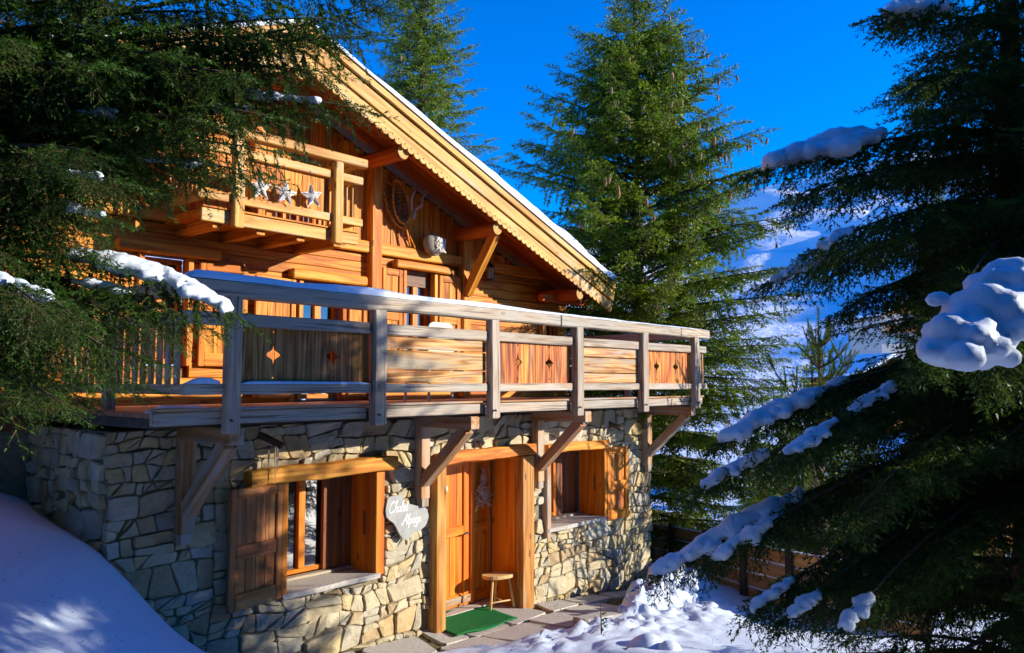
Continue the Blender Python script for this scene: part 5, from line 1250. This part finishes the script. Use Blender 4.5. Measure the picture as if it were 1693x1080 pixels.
# the great drooping cushion near the right edge
rg = np.random.default_rng(8); big = []
for _ in range(85):
    u, v = rg.random(), rg.random(); px = 1548+ (1700-1548)*u; top = 560-118*math.sin(min(1, u*1.25)*math.pi/2); py = top+(600-25*u-top)*v; d = 4.55-.30*v+.06*rg.normal()
    q_ = rg.uniform(.06, .10); big.append((at_d(px, py, d), (q_, q_, q_*.75)))
for px in (1535, 1552, 1590, 1640, 1670): big.append((at_d(px, 585+rg.uniform(-8, 12), 4.25), (.05, .05, .045)))
cushion(rootR, rb, '', pts=big, res=.03); cushion(rootR, rb, '', pts=[(at_d(1544+i*8, 496-i, 4.5), (.04, .04, .03)) for i in range(3)])
for (i, a, b, wd, th, n, sd) in ((12, .42, .98, .10, .040, 26, 21), (13, .50, .72, .07, .02, 8, 22), (2, .66, .90, .055, .016, 10, 23), (4, .62, .85, .05, .015, 9, 24), (6, .62, .88, .05, .014, 9, 25), (8, .66, .97, .035, .018, 8, 26), (11, .6, .9, .04, .014, 8, 27), (10, .5, .68, .05, .015, 8, 28), (16, .55, .85, .05, .022, 8, 29), (17, .5, .75, .05, .022, 7, 30)):
    cushion(rootL, lb, '', LK[i], a, b, wd, th, n, seed=sd, res=.022)

# ---- unseen spruces, most added to block sky light; they show in the panes
def copy_tree(src, loc, sc, rz, lab):
    r = src.copy(); COL.objects.link(r)
    for c in src.children:
        if c.name.split('.')[0] in ('cone', 'snow_cushion'): continue
        q = c.copy(); COL.objects.link(q); q.parent = r
    r.location = loc; r.scale = (sc, sc, sc); r.rotation_euler = (0, 0, rz); tag(r, lab, 'tree', 'spruces around the clearing'); return r
for i, (x, y, sc, lab) in enumerate(((10.9, -9.7, .74, 'spruce standing right of the shaded spruce, beyond the right edge'), (-5, -12, 1.0, 'spruce behind the camera on the left, unseen, added to block sky light'), (2, -16, 1.1, 'unseen spruce added to block sky light, straight behind the photographer'), (-8, -5, 1.0, 'unseen spruce added to block sky light, up the slope, beyond the left edge'), (7.5, -20, 1.1, 'spruce behind the camera on the right, unseen, added to block sky light'), (-6, 3, 1.05, 'unseen spruce added to block sky light, uphill beside the chalet, beyond the left edge'), (-1, -22, 1.2, 'farthest unseen spruce, added to block sky light, behind the photographer'), (-4.2, -8.6, .8, 'unseen spruce added to block sky light, close on the left of the photographer'), (.6, -12.2, .8, 'unseen spruce added to block sky light, close behind the photographer'), (4.6, -13, .85, 'spruce behind the camera, towards the right, unseen, added to block sky light'), (8.6, -15.5, .9, 'second unseen spruce, added to block sky light, beyond the right edge, behind the photographer'), (-3.2, -1.2, .8, 'unseen spruce added to block sky light, beside the left tree, beyond the left edge'))):
    copy_tree(rootC, (x, y, h0s(x, y)-.2), sc, i*1.1+.5, lab)
sl_ = copy_tree(rootC, (16.05, -3.85, h0s(16.05, -3.85)-.2), 1, .9, 'slender spruce beyond the fence, hidden behind the shaded spruce'); sl_.scale = (.26, .26, .64)

# ---- young pine beyond the fence
pb = np.array((13.25, -2.65, 0.)); pb[2] = h0s(pb[0], pb[1])-.1; rg = np.random.default_rng(66)
pr = tag(empty('young_pine', tuple(pb)), 'young pale green pine with upright shoots, between the spruces beyond the fence', 'tree')
tp = [candle_template(rg, .34, .075, .011, .0034) for _ in range(3)]; it = []; tv = []; tf = []; Hp = 4.75; limb(tv, tf, np.array([[0, 0, Hp*i/8-.2*(i == 0)] for i in range(9)]), .07, .012, 8)
z = .7
while z < Hp:
    R = float(np.interp(z, [.7, 2, 3.6, Hp], [1.35, 1.25, .75, .12]))
    for k in range(6):
        a = rg.uniform(0, 6.28); L = R*rg.uniform(.7, 1.05); c = branch_curve((0, 0, z), a, L, .35, -.1, .45, 7); limb(tv, tf, c, .02, .006, 4)
        for q in np.arange(.3, 1.01, .16/max(L, .3)):
            j = min(5.99, q*6); i0 = int(j); p = c[i0]+(c[i0+1]-c[i0])*(j-i0); d = c[i0+1]-c[i0]; d /= np.linalg.norm(d)
            for _ in range(2): it.append((rg.integers(3), rg.uniform(.6, 1.0), p, d*.5+np.array([0, 0, .9])+rg.normal(0, .35, 3), rg.normal(0, 1, 3)))
    z += .34
it += [(0, 1.3, np.array([0, 0, Hp-.1]), np.array([0, 0, 1.]), np.array([1., 0, 0])), (1, 1., np.array([0, 0, Hp-.4]), np.array([.3, 0, 1.]), np.array([0, 1., 0])), (2, 1., np.array([0, 0, Hp-.4]), np.array([-.2, .3, 1.]), np.array([0, 1., 0]))]
V, T, Mi = place(tp, it); tri_mesh('crown', V, T, [M['needle_pine'], M['twig']], Mi, pr); mesh_obj('trunk', tv, tf, M['bark'], pr, smooth=True); print('pine', len(T))

# ---- spruces of the slope below, copies of one tree
far0, _, _ = spruce('slope_spruce', 'x', (0, 0, 0), 7.0, lambda z: float(np.interp(z, [0, 1, 7], [1.5, 1.6, .06])), .5, 77, .55, 'far', .34, 7, .19, .1, lambda s: (.1+.5*s, .4, .2), mat='needle')
spots = [(1345, 15.5, 5.3, 'bright green spruce below the fence, first left of the shaded tree'), (1400, 24, 5.6, 'short lit spruce on the slope, under the snowy branches of the right tree'), (1290, 32, 8.0, 'spruce standing just right of the sunlit spruce, farther down the slope'), (1455, 34, 7.5, 'slope spruce near the distant brown chalet'), (1545, 30, 5.0, 'slope spruce left of the reddish chalet'),
         (1660, 34, 7.0, 'slope spruce right of the reddish chalet, seen through twigs'), (1440, 20, 4.2, 'small bright spruce low behind the shaded tree'), (1380, 60, 8.0, 'far spruce at the foot of the ski slope, near the pale chalet'), (1250, 70, 9, 'farthest spruce at the valley edge, beside the sunlit spruce'), (1620, 55, 9, 'far spruce behind the reddish chalet'), (1500, 65, 8, 'far spruce between the pale chalet and the reddish chalet')]
for i, (px, d, h, lab) in enumerate(spots):
    p = at_d(px, 633, d); zb = h0s(p[0], p[1])
    if i == 0: r = far0
    else:
        r = far0.copy(); COL.objects.link(r)
        for c in far0.children: q = c.copy(); COL.objects.link(q); q.parent = r
    r.location = (p[0], p[1], zb-.2); k = h/7.0; r.scale = (k, k, k); r.rotation_euler = (0, 0, i*1.3); tag(r, lab, 'tree', 'spruces on the slope below')
print('objects', len(bpy.data.objects), 'tris', sum(len(m.loops)-2*len(m.polygons) for m in bpy.data.meshes))
